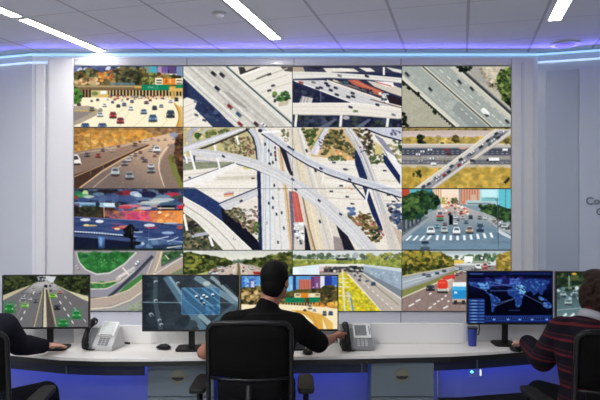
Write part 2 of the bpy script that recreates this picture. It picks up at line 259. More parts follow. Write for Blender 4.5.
def overpass_motorway():
    p = panel((192, 158, 70))
    p.rect(10, 10, 585, 30, (150, 130, 78)); p.leaves([(10, 10), (585, 10), (585, 26), (10, 26)], [(120, 112, 64), (176, 150, 96), (90, 84, 60)], 50, 6, 12)
    p.poly([(10, 28), (280, 24), (500, 26), (585, 20), (585, 60), (10, 64)], (196, 178, 170)); p.rect(10, 46, 585, 58, (206, 190, 186), .8)
    p.rect(10, 62, 585, 98, (190, 162, 82)); p.leaves([(10, 62), (585, 62), (585, 98), (10, 98)], [(204, 172, 84), (160, 136, 66), (214, 190, 120), (130, 116, 62)], 150, 7, 16, .6)
    p.leaves([(92, 55), (125, 50), (130, 95), (95, 98)], DARKT + [(46, 56, 32)], 34, 6, 12); p.leaves([(275, 55), (310, 50), (312, 90), (278, 88)], [(96, 86, 48), (64, 62, 36)], 18, 6, 11); p.leaves([(215, 90), (232, 90), (225, 106)], DARKT, 8, 4, 7)
    p.rect(10, 98, 585, 118, (190, 182, 172)); p.rect(10, 116, 585, 208, (116, 118, 126)); p.rect(10, 122, 585, 158, (74, 78, 92)); p.rect(10, 158, 585, 182, (150, 146, 142)); p.rect(10, 182, 585, 206, (104, 106, 114)); p.rect(10, 206, 585, 224, (196, 184, 164)); p.rect(10, 96, 585, 102, (214, 208, 198))
    for v in (134, 146, 170, 194): p.dash((10, v), (585, v + 3), 22, 3, (190, 192, 196), .45, .8)
    p.grain([(10, 116), (585, 116), (585, 208), (10, 208)], 7, 8, 6)
    p.leaves([(10, 224), (585, 224), (585, 333), (10, 333)], [(206, 168, 72), (178, 150, 62), (160, 140, 66), (222, 184, 96), (140, 128, 60)], 320, 9, 22, .4); p.leaves([(70, 245), (105, 235), (112, 272), (70, 272)], [(52, 54, 32), (74, 74, 42)], 20, 5, 10); p.poly([(545, 300), (575, 270), (580, 285), (555, 310)], (50, 48, 34))
    p.leaves([(520, 60), (585, 50), (585, 96), (525, 96)], [(150, 126, 66), (110, 98, 56), (80, 76, 44)], 24, 6, 12)
    p.poly([(80, 333), (505, 18), (585, 20), (585, 42), (180, 333)], (206, 200, 190)); p.poly([(112, 333), (525, 28), (578, 26), (160, 333)], (142, 142, 146)); p.line([(80, 333), (505, 18)], 6, (222, 218, 206)); p.line([(182, 333), (585, 44)], 5, (176, 168, 152)); p.dash((135, 333), (550, 28), 26, 3, (206, 206, 204)); 
    R, W, D, G = (170, 54, 58), (226, 228, 230), (56, 58, 66), (130, 140, 150)
    for k, (u, v, c) in enumerate(((540, 36, W), (528, 46, G), (505, 42, D), (495, 58, (90, 100, 120)), (515, 62, D), (478, 66, G), (490, 76, W), (462, 78, D), (430, 104, W), (424, 112, D), (470, 96, (90, 110, 120)), (372, 148, D), (382, 140, W), (358, 156, G), (318, 178, D), (310, 208, R), (335, 190, W), (270, 214, (70, 80, 96)), (256, 244, D), (232, 262, R), (198, 284, W), (185, 276, G), (150, 308, (80, 84, 96)), (122, 322, (70, 80, 100)), (200, 268, W))): p.top(u, v, 24, 12, -.63, c)
    for u, v, c in ((95, 152, W), (118, 137, W), (158, 127, W), (245, 128, R), (256, 150, (110, 50, 56)), (168, 174, W), (108, 187, (170, 170, 170)), (234, 185, (150, 140, 100)), (380, 184, D), (178, 202, W), (553, 127, W), (330, 120, W)): p.top(u, v, 26, 12, 0, c)
    p.rect(310, 115, 355, 124, (196, 150, 130)); p.rect(162, 196, 192, 207, W); p.rect(466, 170, 522, 188, (236, 238, 240)); p.rect(455, 176, 468, 190, (44, 46, 54)); p.rect(470, 186, 520, 192, (50, 52, 60)); p.rect(540, 121, 568, 133, (232, 234, 238))
    p.blur(2); return p.out()

def night_interchange():
    p = panel((58, 72, 112))
    p.rect(10, 10, 585, 34, (44, 40, 50)); p.leaves([(10, 10), (585, 10), (585, 130), (10, 130)], [(70, 92, 140), (44, 52, 84), (92, 120, 160), (30, 30, 44), (116, 140, 170)], 220, 8, 26, .55)
    def streak(u, v, l, h, c, a=.85): p.ell(u, v, l, h, c, a, 16)
    for u, v, l, h, c in ((35, 35, 26, 14, (30, 120, 70)), (70, 34, 16, 18, (210, 230, 170)), (60, 46, 40, 10, (70, 150, 90)), (90, 52, 30, 8, (190, 200, 190)), (20, 54, 16, 10, (140, 70, 50)), (110, 28, 24, 10, (40, 50, 50)), (140, 36, 30, 8, (100, 130, 150)), (190, 22, 60, 9, (40, 30, 36)), (175, 60, 80, 12, (76, 96, 140)), (285, 30, 36, 14, (140, 34, 44)), (330, 34, 26, 12, (180, 200, 220)), (348, 44, 24, 10, (200, 214, 230)), (405, 40, 40, 18, (26, 28, 60)), (250, 34, 20, 10, (80, 30, 40)), (470, 66, 70, 10, (190, 200, 200)), (440, 80, 80, 8, (214, 216, 206)), (400, 88, 60, 7, (176, 190, 190)), (530, 40, 40, 12, (190, 44, 58)), (560, 52, 30, 9, (60, 84, 60)), (520, 88, 60, 10, (60, 90, 120)), (370, 62, 60, 8, (90, 116, 150)), (480, 50, 40, 10, (110, 140, 160)), (280, 66, 60, 14, (64, 84, 130)), (575, 70, 20, 14, (70, 50, 70))): streak(u, v, l, h, c)
    p.poly([(10, 80), (120, 82), (225, 84), (225, 108), (10, 104)], (140, 176, 206)); p.poly([(30, 92), (120, 92), (120, 104), (70, 104)], (84, 128, 170)); p.poly([(165, 84), (228, 86), (228, 104), (168, 102)], (206, 220, 232)); p.rect(10, 86, 40, 106, (96, 84, 110)); p.ell(135, 92, 12, 12, (36, 46, 64)); p.ell(236, 92, 12, 14, (56, 66, 60))
    for u, v, l, c in ((310, 100, 60, (220, 120, 130)), (280, 108, 40, (200, 60, 70)), (380, 112, 40, (216, 190, 190)), (345, 122, 24, (210, 150, 90)), (440, 100, 30, (180, 150, 150))): streak(u, v, l, 8, c)
    p.poly([(448, 98), (545, 98), (545, 108), (448, 108)], (20, 20, 26)); p.rect(450, 110, 540, 116, (206, 190, 176)); p.rect(448, 116, 550, 128, (60, 40, 36)); p.poly([(556, 98), (582, 96), (582, 116), (556, 114)], (224, 36, 60))
    p.rect(460, 104, 470, 140, (214, 180, 160), .5)
    p.poly([(10, 106), (220, 108), (240, 128), (585, 120), (585, 170), (300, 165), (10, 162)], (70, 46, 42)); p.leaves([(10, 106), (150, 108), (150, 150), (10, 152)], [(40, 44, 34), (54, 62, 40), (32, 30, 34), (70, 62, 50)], 80, 8, 18, .7); p.grad([(230, 128), (585, 124), (585, 196), (300, 180), (190, 160)], (200, 90, 90), (226, 140, 70), (240, 150), (520, 150)); p.leaves([(270, 132), (410, 132), (410, 175), (270, 170)], [(226, 70, 110), (206, 60, 90), (150, 76, 140), (230, 120, 120)], 46, 7, 20, .5); p.leaves([(180, 130), (270, 132), (270, 165), (180, 160)], [(120, 84, 110), (96, 70, 96), (180, 110, 70)], 30, 7, 18, .55); p.leaves([(410, 132), (585, 132), (585, 190), (420, 180)], [(240, 160, 80), (214, 120, 60), (250, 190, 120), (190, 100, 70)], 60, 5, 20, .5)
    p.line([(168, 106), (170, 162)], 5, (206, 160, 100)); p.rect(160, 112, 166, 160, (50, 34, 30)); p.ell(462, 134, 10, 7, (250, 220, 180))
    p.poly([(10, 160), (200, 166), (330, 178), (585, 205), (585, 300), (300, 260), (10, 236)], (52, 70, 116)); p.grain([(10, 160), (585, 205), (585, 300), (10, 236)], 9, 6, 8)
    p.line([(10, 158), (330, 176), (585, 205)], 4, (110, 120, 160)); p.line([(10, 178), (200, 188), (585, 240)], 3, (84, 100, 144), .7)
    for u, v, l, h, c in ((70, 173, 28, 8, (232, 236, 240)), (145, 182, 22, 9, (240, 242, 250)), (95, 204, 40, 5, (222, 190, 120)), (75, 202, 14, 6, (240, 220, 150)), (245, 216, 36, 8, (196, 60, 70)), (238, 222, 16, 6, (244, 220, 150)), (275, 210, 30, 7, (210, 120, 110)), (408, 203, 30, 9, (230, 228, 236)), (418, 216, 34, 6, (150, 50, 80)), (505, 243, 34, 8, (160, 186, 214)), (500, 196, 40, 6, (40, 46, 70)), (350, 238, 26, 5, (170, 190, 214)), (520, 192, 40, 5, (176, 200, 214)), (570, 214, 20, 10, (180, 90, 80)), (240, 196, 30, 5, (120, 80, 130))): streak(u, v, l, h, c)
    p.poly([(10, 234), (150, 240), (300, 260), (585, 296), (585, 333), (10, 333)], (22, 28, 52)); p.line([(10, 236), (150, 243), (330, 262), (440, 278), (585, 292)], 8, (128, 150, 190)); p.dash((14, 235), (270, 256), 18, 5, (236, 240, 240), .6); p.poly([(10, 246), (150, 252), (300, 270), (330, 280), (330, 292), (10, 262)], (64, 82, 124))
    p.poly([(340, 262), (585, 296), (585, 333), (330, 333)], (66, 90, 130)); p.leaves([(340, 270), (585, 300), (585, 333), (340, 333)], [(84, 112, 150), (50, 70, 110), (110, 140, 176)], 40, 8, 20, .5); p.poly([(420, 310), (585, 304), (585, 318), (430, 328)], (40, 56, 84))
    p.line([(400, 280), (470, 272), (510, 262)], 5, (190, 206, 226)); p.line([(500, 290), (530, 280), (560, 266)], 5, (190, 206, 226)); p.line([(500, 322), (580, 312)], 5, (214, 214, 200))
    p.grad([(136, 262), (172, 266), (172, 325), (140, 325)], (90, 130, 190), (50, 70, 110), (150, 262), (150, 325)); p.ell(152, 290, 8, 24, (140, 180, 226), .7)
    p.poly([(280, 218), (304, 196), (322, 200), (324, 262), (318, 333), (306, 333), (308, 275), (284, 262), (278, 240)], (12, 14, 20)); p.leaves([(276, 215), (325, 210), (325, 255), (280, 262)], [(12, 14, 20), (22, 24, 34)], 30, 6, 12); p.ell(336, 298, 34, 10, (16, 22, 34)); p.ell(340, 230, 16, 6, (14, 16, 22)); p.line([(314, 210), (316, 250)], 3, (160, 140, 120), .6); p.ell(372, 300, 10, 8, (190, 214, 236), .8)
    p.line([(404, 60), (404, 325)], 3, (130, 150, 190), .5); p.rect(10, 326, 585, 333, (24, 44, 36)); p.blur(2); return p.out()

def city_crosswalk():
    p = panel((128, 150, 162))
    p.rect(10, 10, 50, 60, (190, 76, 52)); p.rect(14, 46, 40, 60, (120, 46, 40)); p.rect(50, 10, 170, 60, (96, 176, 186)); p.rect(120, 10, 172, 40, (60, 130, 150)); p.rect(172, 10, 215, 60, (232, 206, 176)); p.rect(215, 10, 310, 110, (242, 220, 196)); p.rect(318, 10, 430, 90, (214, 160, 130)); p.grad([(230, 10), (310, 10), (310, 130), (230, 130)], (244, 222, 200), (240, 200, 170), (270, 10), (270, 130))
    for u in range(322, 430, 14): p.rect(u, 12, u + 5, 80, (176, 110, 88))
    for u in range(176, 214, 12): p.rect(u, 12, u + 5, 60, (196, 150, 116))
    p.rect(420, 10, 520, 110, (160, 214, 226)); p.rect(430, 14, 510, 56, (192, 232, 238)); p.rect(520, 10, 585, 130, (96, 190, 204)); p.line([(556, 10), (556, 110)], 4, (60, 130, 150)); p.rect(350, 70, 500, 96, (176, 200, 204)); p.rect(355, 84, 480, 92, (110, 130, 134)); p.rect(372, 40, 400, 70, (206, 176, 150)); p.rect(430, 55, 520, 75, (120, 186, 190))
    p.leaves([(220, 60), (250, 60), (250, 90), (225, 90)], [(190, 170, 70), (150, 150, 70)], 16, 5, 9); p.leaves([(272, 62), (302, 60), (302, 90), (275, 90)], [(64, 76, 50), (90, 96, 60)], 16, 5, 9)
    p.grad([(170, 130), (250, 100), (330, 100), (440, 140), (585, 230), (585, 333), (10, 333), (10, 250)], (190, 178, 170), (108, 134, 152), (290, 100), (290, 230))
    p.poly([(10, 225), (10, 290), (190, 140), (160, 130)], (150, 160, 166)); p.poly([(10, 240), (10, 262), (150, 160), (130, 155)], (92, 108, 116), .8); p.poly([(10, 160), (130, 140), (100, 200), (10, 240)], (86, 96, 104)); 
    for u in (20, 42, 62, 84, 104): p.rect(u, 155, u + 7, 238 - (u - 20) * .7, (60, 66, 76)); p.rect(u + 9, 165, u + 14, 220 - (u - 20) * .6, (170, 176, 180), .7)
    tr = [(10, 55), (60, 30), (130, 22), (200, 45), (215, 80), (190, 110), (150, 120), (120, 160), (60, 170), (10, 175)]
    p.poly(tr, (36, 58, 40)); p.leaves(tr, [(34, 60, 38), (50, 82, 46), (24, 38, 28), (70, 104, 56), (30, 70, 60)], 150, 7, 16); p.leaves([(20, 60), (110, 60), (100, 110), (20, 110)], [(92, 120, 60), (70, 100, 50)], 30, 6, 12)
    t2 = [(415, 100), (470, 92), (530, 100), (585, 120), (585, 185), (540, 178), (480, 150), (430, 130)]
    p.poly(t2, (40, 66, 46)); p.leaves(t2, [(36, 62, 40), (56, 88, 50), (26, 42, 32), (80, 110, 62)], 90, 6, 13)
    p.poly([(430, 130), (500, 160), (585, 215), (585, 250), (520, 225), (440, 160)], (160, 166, 166)); p.leaves([(440, 140), (585, 200), (585, 240), (500, 200)], [(60, 70, 80), (190, 196, 196), (110, 90, 90)], 40, 4, 9)
    p.grain([(10, 240), (585, 230), (585, 333), (10, 333)], 5, 12, 4)
    p.leaves([(240, 80), (340, 80), (360, 150), (230, 140)], [(230, 200, 176), (200, 90, 70), (90, 90, 100), (240, 230, 220), (214, 150, 120)], 80, 4, 8, .8)
    for i in range(13):
        u = 46 + i * 36.5; dv = 262 + (4 if i < 3 else 0) - abs(i - 7) * .4 - (i > 8) * (i - 8) * 3
        t = (u - 290) * .05
        p.poly([(u - 4 - t, dv - 6), (u + 8 - t, dv - 6), (u + 4 + (-10 if u < 180 else 5), dv + 20), (u - 10 + (-10 if u < 180 else 5), dv + 20)], (230, 238, 242))
    p.poly([(515, 220), (575, 255), (585, 262), (585, 276), (540, 256), (510, 236)], (214, 222, 226), .8)
    W, D = (228, 232, 236), (52, 58, 70)
    for u, v, w, h, c in ((211, 150, 42, 56, (214, 200, 196)), (262, 142, 22, 16, D), (235, 130, 20, 16, W), (322, 134, 20, 18, (190, 90, 80)), (372, 158, 26, 22, D), (330, 160, 24, 20, (196, 190, 190)), (420, 160, 26, 22, (130, 130, 136)), (448, 162, 22, 18, W), (292, 158, 24, 18, W), (348, 184, 28, 20, (84, 110, 124)), (306, 172, 20, 16, (110, 110, 116)), (236, 196, 26, 20, (110, 96, 92)), (194, 206, 30, 24, (110, 160, 166)), (292, 192, 26, 22, W), (234, 226, 40, 36, (190, 196, 190)), (162, 230, 48, 44, (226, 232, 236)), (298, 232, 44, 44, (236, 238, 240)), (366, 226, 46, 40, (176, 150, 130)), (422, 212, 42, 48, (70, 90, 120)), (132, 304, 54, 50, (92, 110, 126)), (550, 206, 40, 24, (190, 194, 196)), (495, 170, 22, 16, (206, 200, 196))):
        p.car(u, v, w, h, c, (26, 34, 44), (60, 76, 90))
    p.rect(192, 150, 230, 160, (180, 60, 70)); p.rect(194, 160, 228, 172, (60, 140, 90)); p.rect(258, 150, 278, 200, (16, 18, 24)); p.ell(132, 296, 20, 8, (40, 56, 80)); p.line([(512, 60), (518, 325)], 4, (70, 84, 96)); p.line([(450, 56), (500, 60), (514, 78)], 4, (100, 140, 150)); p.poly([(10, 300), (585, 300), (585, 333), (10, 333)], (120, 148, 168), .35)
    p.blur(2); return p.out()

def cloverleaf():
    p = panel((150, 144, 146))
    p.poly([(28, 24), (330, 20), (270, 80), (200, 124), (130, 132), (70, 108), (36, 64)], (44, 110, 54)); p.leaves([(36, 24), (320, 22), (260, 80), (190, 120), (130, 126), (70, 104)], [(40, 104, 50), (54, 128, 62), (34, 92, 44), (70, 140, 74)], 160, 8, 18, .5); p.leaves([(90, 60), (180, 40), (260, 60), (180, 110)], [(150, 190, 140), (110, 170, 110)], 26, 2, 4, .7); p.ell(70, 40, 18, 9, (36, 84, 52))
    p.line([(22, 20), (36, 70), (72, 112), (130, 138), (200, 130), (276, 84), (340, 20)], 7, (206, 206, 200)); 
    p.line([(90, 168), (130, 176), (190, 168), (250, 150), (300, 116), (370, 50), (395, 15)], 60, (152, 148, 154)); p.line([(10, 60), (40, 120), (90, 160), (150, 172)], 40, (150, 146, 150)); p.line([(22, 20), (36, 70), (72, 112), (130, 138), (200, 130), (276, 84), (340, 20)], 5, (206, 206, 200))
    p.poly([(90, 178), (160, 182), (220, 174), (250, 190), (170, 212), (90, 212)], (62, 122, 64)); p.leaves([(95, 182), (220, 178), (170, 208), (95, 208)], [(56, 116, 58), (84, 140, 80)], 30, 6, 12); p.line([(90, 180), (160, 184), (230, 172), (260, 160)], 6, (206, 190, 150)); 
    p.line([(90, 250), (190, 240), (260, 205), (330, 140), (430, 30)], 46, (142, 140, 152)); p.line([(90, 215), (180, 214), (260, 176), (330, 116)], 5, (214, 208, 196))
    p.line([(190, 262), (250, 210), (330, 140), (425, 40)], 18, (70, 74, 86)); p.poly([(240, 240), (290, 190), (372, 132), (372, 176), (330, 200), (280, 226)], (70, 128, 70)); p.poly([(90, 262), (190, 258), (180, 268), (90, 274)], (112, 92, 72)); p.line([(425, 40), (330, 130), (200, 258)], 4, (40, 44, 52))
    p.line([(90, 296), (200, 280), (300, 244), (372, 196), (440, 130), (470, 15)], 46, (176, 160, 148)); p.line([(90, 322), (210, 312), (310, 272), (380, 222)], 6, (226, 214, 184)); p.line([(90, 270), (200, 256), (300, 220), (390, 150), (425, 60)], 4, (220, 208, 176)); p.line([(430, 140), (462, 60), (472, 14)], 6, (226, 210, 170)); p.line([(440, 140), (585, 60)], 34, (172, 160, 154)); p.line([(430, 140), (585, 44)], 4, (226, 220, 200)); p.poly([(480, 20), (585, 12), (585, 34), (470, 96), (470, 60)], (60, 96, 60)); p.leaves([(480, 20), (560, 14), (500, 70), (475, 80)], [(50, 90, 54), (80, 116, 74), (40, 60, 44)], 30, 6, 12); p.line([(490, 34), (510, 58)], 6, (220, 206, 176)); p.line([(470, 94), (585, 36)], 7, (96, 96, 108)); p.poly([(430, 150), (585, 70), (585, 150)], (176, 156, 140)); p.poly([(490, 150), (585, 100), (585, 150)], (120, 130, 100))
    p.poly([(90, 330), (220, 320), (330, 280), (372, 256), (372, 333)], (150, 152, 148)); p.leaves([(290, 300), (372, 270), (372, 333), (300, 333)], [(140, 156, 120), (110, 130, 100)], 20, 6, 12, .6)
    p.line([(232, 162), (330, 100)], 16, (226, 224, 214), .55); p.line([(266, 100), (300, 140)], 8, (222, 218, 206)); p.line([(245, 150), (290, 130)], 12, (226, 216, 200), .7); p.top(342, 76, 26, 14, -.8, (240, 242, 246)); p.top(27, 98, 24, 12, .9, (232, 232, 232)); p.top(580, 34, 16, 10, .4, (240, 240, 240)); p.poly([(10, 30), (24, 24), (40, 100), (22, 110), (10, 90)], (146, 140, 150), .6)
    p.blur(2); return p.out()

def forest_motorway():
    p = panel((172, 158, 142))
    p.rect(10, 10, 585, 66, (214, 214, 204)); p.grad([(110, 10), (500, 10), (500, 66), (110, 66)], (200, 202, 196), (226, 224, 208), (300, 10), (300, 60))
    p.poly([(230, 70), (300, 64), (370, 70), (300, 80)], (130, 146, 150)); p.leaves([(230, 60), (370, 60), (370, 84), (230, 84)], [(92, 110, 90), (120, 134, 110), (70, 90, 70)], 50, 5, 10)
    p.poly([(140, 130), (240, 96), (290, 78), (312, 78), (380, 100), (450, 140), (450, 333), (100, 333)], (196, 178, 164)); p.line([(298, 80), (304, 142)], 8, (112, 92, 64)); p.line([(290, 80), (270, 142)], 3, (226, 220, 210)); p.line([(308, 80), (345, 142)], 3, (226, 220, 210)); p.line([(284, 82), (210, 140)], 3, (220, 212, 200), .7); p.line([(318, 82), (400, 140)], 3, (220, 212, 200), .7)
    p.poly([(299, 80), (307, 80), (330, 333), (270, 333)], (120, 104, 72))
    for a, b in ((255, 190), (225, 110), (350, 410), (380, 490)): p.dash((300 + (a - 300) * .3, 110), (b, 333), 9, 4, (224, 218, 206))
    L = [(10, 20), (60, 22), (120, 36), (180, 40), (230, 54), (268, 66), (270, 82), (230, 90), (160, 108), (110, 150), (30, 240), (10, 260)]; R = [(585, 14), (520, 30), (470, 40), (420, 54), (340, 62), (330, 78), (400, 92), (450, 110), (500, 160), (585, 250)]
    for t in (L, R):
        p.poly(t, (62, 74, 36)); p.leaves(t, [(70, 84, 38), (46, 56, 28), (100, 112, 54), (34, 42, 24), (124, 128, 64)], 190, 6, 16)
    p.leaves([(20, 30), (130, 40), (110, 100), (20, 120)], [(146, 146, 62), (118, 124, 52)], 30, 6, 13, .7); p.leaves([(480, 40), (585, 30), (585, 110), (500, 100)], [(128, 122, 56), (90, 92, 44)], 30, 7, 14, .7); p.poly([(60, 142), (140, 122), (150, 132), (120, 142)], (176, 180, 110))
    W = (232, 232, 232)
    for u, v, w, h, c in ((168, 130, 54, 18, W), (200, 104, 30, 20, W), (180, 112, 34, 20, (170, 130, 110)), (218, 116, 20, 16, (150, 130, 130)), (150, 134, 30, 14, (130, 140, 160)), (326, 118, 14, 11, (60, 50, 50)), (264, 138, 24, 10, (90, 76, 74)), (355, 96, 14, 10, W), (328, 100, 10, 8, (100, 60, 50)), (240, 100, 12, 10, W), (258, 96, 10, 8, (120, 90, 80)), (374, 104, 30, 16, (220, 210, 200))): p.car(u, v, w, h, c)
    p.poly([(375, 122), (425, 124), (435, 142), (385, 142)], (168, 54, 50)); p.rect(395, 128, 430, 136, (140, 50, 50)); p.blur(2); return p.out()

def tunnel_motorway():
    p = panel((206, 212, 216))
    p.rect(10, 10, 585, 58, (206, 210, 210)); p.leaves([(10, 34), (585, 34), (585, 64), (10, 64)], [(120, 138, 120), (84, 104, 80), (150, 160, 140), (66, 84, 62)], 130, 6, 15); p.leaves([(400, 30), (585, 22), (585, 60), (420, 60)], [(140, 146, 70), (110, 124, 70), (170, 168, 80)], 50, 6, 12); p.rect(330, 22, 352, 52, (160, 172, 180)); p.rect(10, 58, 240, 66, (196, 206, 120), .8)
    p.poly([(10, 62), (585, 60), (585, 106), (390, 84), (150, 84), (10, 100)], (140, 150, 70)); p.leaves([(10, 64), (585, 62), (585, 100), (390, 82), (150, 82), (10, 94)], [(160, 168, 76), (110, 128, 60), (186, 184, 90), (90, 108, 56)], 110, 6, 12, .7); p.rect(240, 52, 300, 62, (40, 48, 54)); p.rect(310, 58, 320, 66, (60, 70, 70))
    p.poly([(10, 100), (150, 84), (152, 140), (10, 146)], (216, 228, 236)); p.grad([(10, 100), (80, 94), (80, 145), (10, 146)], (236, 246, 246), (206, 216, 224), (10, 120), (90, 120)); p.rect(150, 82, 390, 96, (226, 226, 218)); p.rect(150, 96, 390, 130, (70, 72, 76)); p.rect(150, 96, 180, 134, (206, 190, 186)); p.rect(152, 122, 176, 134, (176, 60, 56)); p.leaves([(180, 98), (385, 98), (385, 128), (180, 128)], [(36, 38, 44), (120, 110, 100), (206, 200, 190), (60, 60, 66), (150, 130, 120)], 70, 4, 9)
    p.rect(310, 92, 350, 102, (40, 50, 66)); p.rect(152, 126, 300, 150, (156, 150, 144))
    p.poly([(150, 140), (280, 126), (385, 126), (585, 270), (585, 333), (10, 333), (10, 200)], (170, 162, 156)); p.dash((225, 150), (110, 333), 8, 5, (228, 226, 220)); p.line([(10, 205), (150, 145)], 5, (214, 214, 210)); p.poly([(320, 130), (385, 126), (585, 262), (585, 333), (500, 333)], (184, 174, 164))
    p.poly([(385, 84), (585, 108), (585, 262), (380, 130)], (150, 168, 184)); p.poly([(385, 84), (585, 108), (585, 125), (385, 94)], (196, 206, 214)); p.poly([(380, 118), (585, 222), (585, 262), (380, 130)], (120, 130, 140)); p.leaves([(400, 100), (580, 130), (580, 220), (400, 130)], [(176, 190, 202), (140, 158, 174)], 50, 4, 9, .5); p.line([(380, 132), (585, 270)], 5, (214, 214, 210)); p.line([(372, 135), (570, 300)], 4, (96, 110, 76), .7)
    p.poly([(268, 122), (284, 122), (475, 333), (248, 333), (248, 150)], (206, 196, 40)); p.leaves([(270, 124), (284, 124), (470, 333), (250, 333), (250, 150)], [(226, 214, 52), (186, 176, 40), (236, 222, 80), (150, 150, 50), (214, 180, 30)], 240, 5, 12, .6)
    p.line([(272, 110), (285, 333)], 9, (224, 214, 190)); p.line([(300, 230), (330, 333)], 18, (190, 190, 176)); p.line([(318, 262), (330, 333)], 8, (120, 140, 110))
    for v, u0, u1 in ((158, 250, 300), (202, 248, 312), (250, 248, 318), (178, 250, 300)): p.line([(u0, v), (u1, v + 3)], 5, (228, 218, 190))
    p.line([(300, 134), (480, 333)], 8, (222, 216, 204)); p.dash((330, 134), (550, 333), 9, 4, (230, 228, 222)); p.poly([(310, 134), (330, 134), (540, 333), (480, 333)], (176, 166, 156))
    for u, v, w, h, c in ((338, 142, 16, 12, (96, 100, 110)), (366, 146, 16, 12, (70, 74, 84)), (362, 166, 20, 14, (80, 84, 96)), (402, 172, 22, 10, (90, 110, 140)), (435, 186, 30, 20, (60, 72, 100)), (352, 130, 12, 9, (80, 80, 90)), (320, 132, 10, 9, (190, 190, 190))): p.car(u, v, w, h, c)
    p.blur(2); return p.out()

def truck_motorway():
    p = panel((140, 126, 120))
    p.rect(10, 10, 585, 90, (206, 212, 210)); p.grad([(10, 10), (585, 10), (585, 60), (10, 60)], (150, 170, 180), (224, 226, 220), (200, 10), (200, 50)); p.leaves([(250, 40), (510, 30), (510, 70), (250, 70)], [(80, 110, 80), (60, 90, 60), (110, 136, 96)], 60, 6, 13); p.rect(338, 40, 384, 72, (238, 240, 236)); p.rect(415, 40, 446, 62, (60, 70, 66)); p.rect(425, 46, 436, 56, (240, 240, 236)); p.rect(285, 60, 335, 80, (226, 190, 90)); p.rect(380, 66, 470, 80, (150, 160, 140))
    L = [(10, 20), (60, 12), (190, 24), (240, 38), (285, 66), (285, 100), (200, 112), (130, 118), (10, 145)]
    p.poly(L, (112, 108, 46)); p.leaves(L, [(140, 132, 50), (104, 104, 44), (78, 84, 36), (170, 152, 60), (60, 64, 32), (190, 166, 76)], 230, 7, 18); p.leaves([(10, 90), (270, 80), (270, 102), (10, 138)], [(60, 66, 32), (44, 48, 28), (84, 90, 44)], 70, 6, 13)
    R = [(585, 12), (530, 30), (505, 60), (505, 100), (520, 130), (585, 150)]
    p.poly(R, (140, 124, 52)); p.leaves(R, [(172, 146, 62), (130, 112, 48), (96, 92, 42), (196, 164, 84)], 80, 7, 14)
    p.poly([(10, 145), (200, 112), (330, 90), (420, 90), (420, 333), (10, 333)], (150, 150, 152)); p.poly([(10, 160), (200, 118), (290, 104), (210, 140), (10, 215)], (160, 170, 178)); p.line([(10, 180), (240, 122)], 4, (214, 220, 222), .8); p.line([(10, 200), (260, 122)], 3, (206, 212, 216), .6); p.line([(10, 148), (290, 96)], 6, (196, 190, 150))
    p.poly([(10, 222), (160, 172), (300, 112), (320, 112), (190, 182), (10, 262)], (128, 132, 76)); p.line([(10, 262), (190, 184), (320, 118)], 6, (214, 208, 176)); p.poly([(10, 266), (200, 186), (330, 118), (420, 110), (420, 333), (10, 333)], (142, 122, 116)); p.grain([(10, 266), (200, 186), (420, 110), (420, 333), (10, 333)], 4, 16)
    for u, v, l in ((95, 276, 26), (60, 300, 30), (183, 294, 14), (202, 280, 12), (222, 268, 12), (240, 252, 10), (158, 314, 16), (240, 312, 26), (255, 280, 10), (160, 240, 14)): p.line([(u - l / 2, v + l * .25), (u + l / 2, v - l * .25)], 7, (232, 232, 230))
    for u, v, w, h, c in ((412, 96, 34, 36, (236, 236, 236)), (448, 92, 30, 34, (206, 120, 110)), (470, 84, 22, 24, (190, 200, 206)), (452, 106, 26, 20, (160, 60, 60)), (398, 108, 18, 16, (90, 90, 100)), (380, 112, 16, 16, (110, 110, 120)), (318, 104, 40, 16, (130, 150, 176)), (300, 108, 20, 16, W_), (330, 116, 14, 12, (200, 206, 210)), (232, 118, 28, 14, (84, 88, 96)), (196, 130, 26, 14, (70, 80, 100)), (150, 142, 32, 18, (110, 112, 124)), (126, 136, 24, 14, (90, 96, 116)), (320, 128, 22, 14, (150, 90, 90)), (300, 136, 20, 18, (120, 90, 90)), (160, 208, 50, 32, (54, 52, 60)), (345, 120, 24, 20, (206, 200, 196))): p.car(u, v, w, h, c)
    p.poly([(255, 150), (285, 132), (290, 150), (285, 178), (262, 200)], (196, 60, 60)); p.poly([(195, 178), (215, 162), (250, 166), (276, 158), (270, 210), (252, 232), (200, 232)], (206, 202, 190)); p.poly([(198, 180), (206, 166), (238, 164), (250, 174), (252, 206), (244, 214), (204, 214), (197, 206)], (220, 58, 44)); p.poly([(204, 176), (240, 174), (242, 186), (204, 188)], (238, 110, 84), .6); p.poly([(218, 162), (236, 146), (268, 140), (276, 152), (252, 166)], (206, 70, 58)); p.rect(200, 214, 248, 230, (190, 190, 180)); p.rect(196, 226, 252, 238, (60, 56, 56)); p.poly([(250, 180), (285, 160), (285, 196), (256, 222)], (186, 170, 156))
    p.poly([(278, 180), (350, 178), (352, 204), (278, 204)], (226, 232, 232)); p.rect(274, 202, 352, 268, (36, 138, 200)); p.rect(274, 202, 352, 222, (70, 170, 220)); p.rect(286, 228, 300, 240, (190, 224, 240)); p.rect(276, 268, 352, 282, (190, 170, 150)); p.rect(284, 276, 300, 296, (40, 40, 46)); p.rect(326, 276, 342, 296, (40, 40, 46)); p.rect(276, 286, 352, 298, (50, 46, 50), .6)
    p.poly([(352, 120), (470, 110), (520, 150), (585, 250), (585, 333), (352, 333)], (142, 124, 118)); p.dash((420, 120), (470, 333), 8, 6, (228, 226, 222)); p.line([(505, 120), (585, 240)], 5, (214, 208, 190)); p.car(440, 190, 40, 34, (90, 110, 140)); p.car(415, 140, 24, 20, (190, 60, 60)); p.blur(2); return p.out()
W_ = (228, 228, 230)
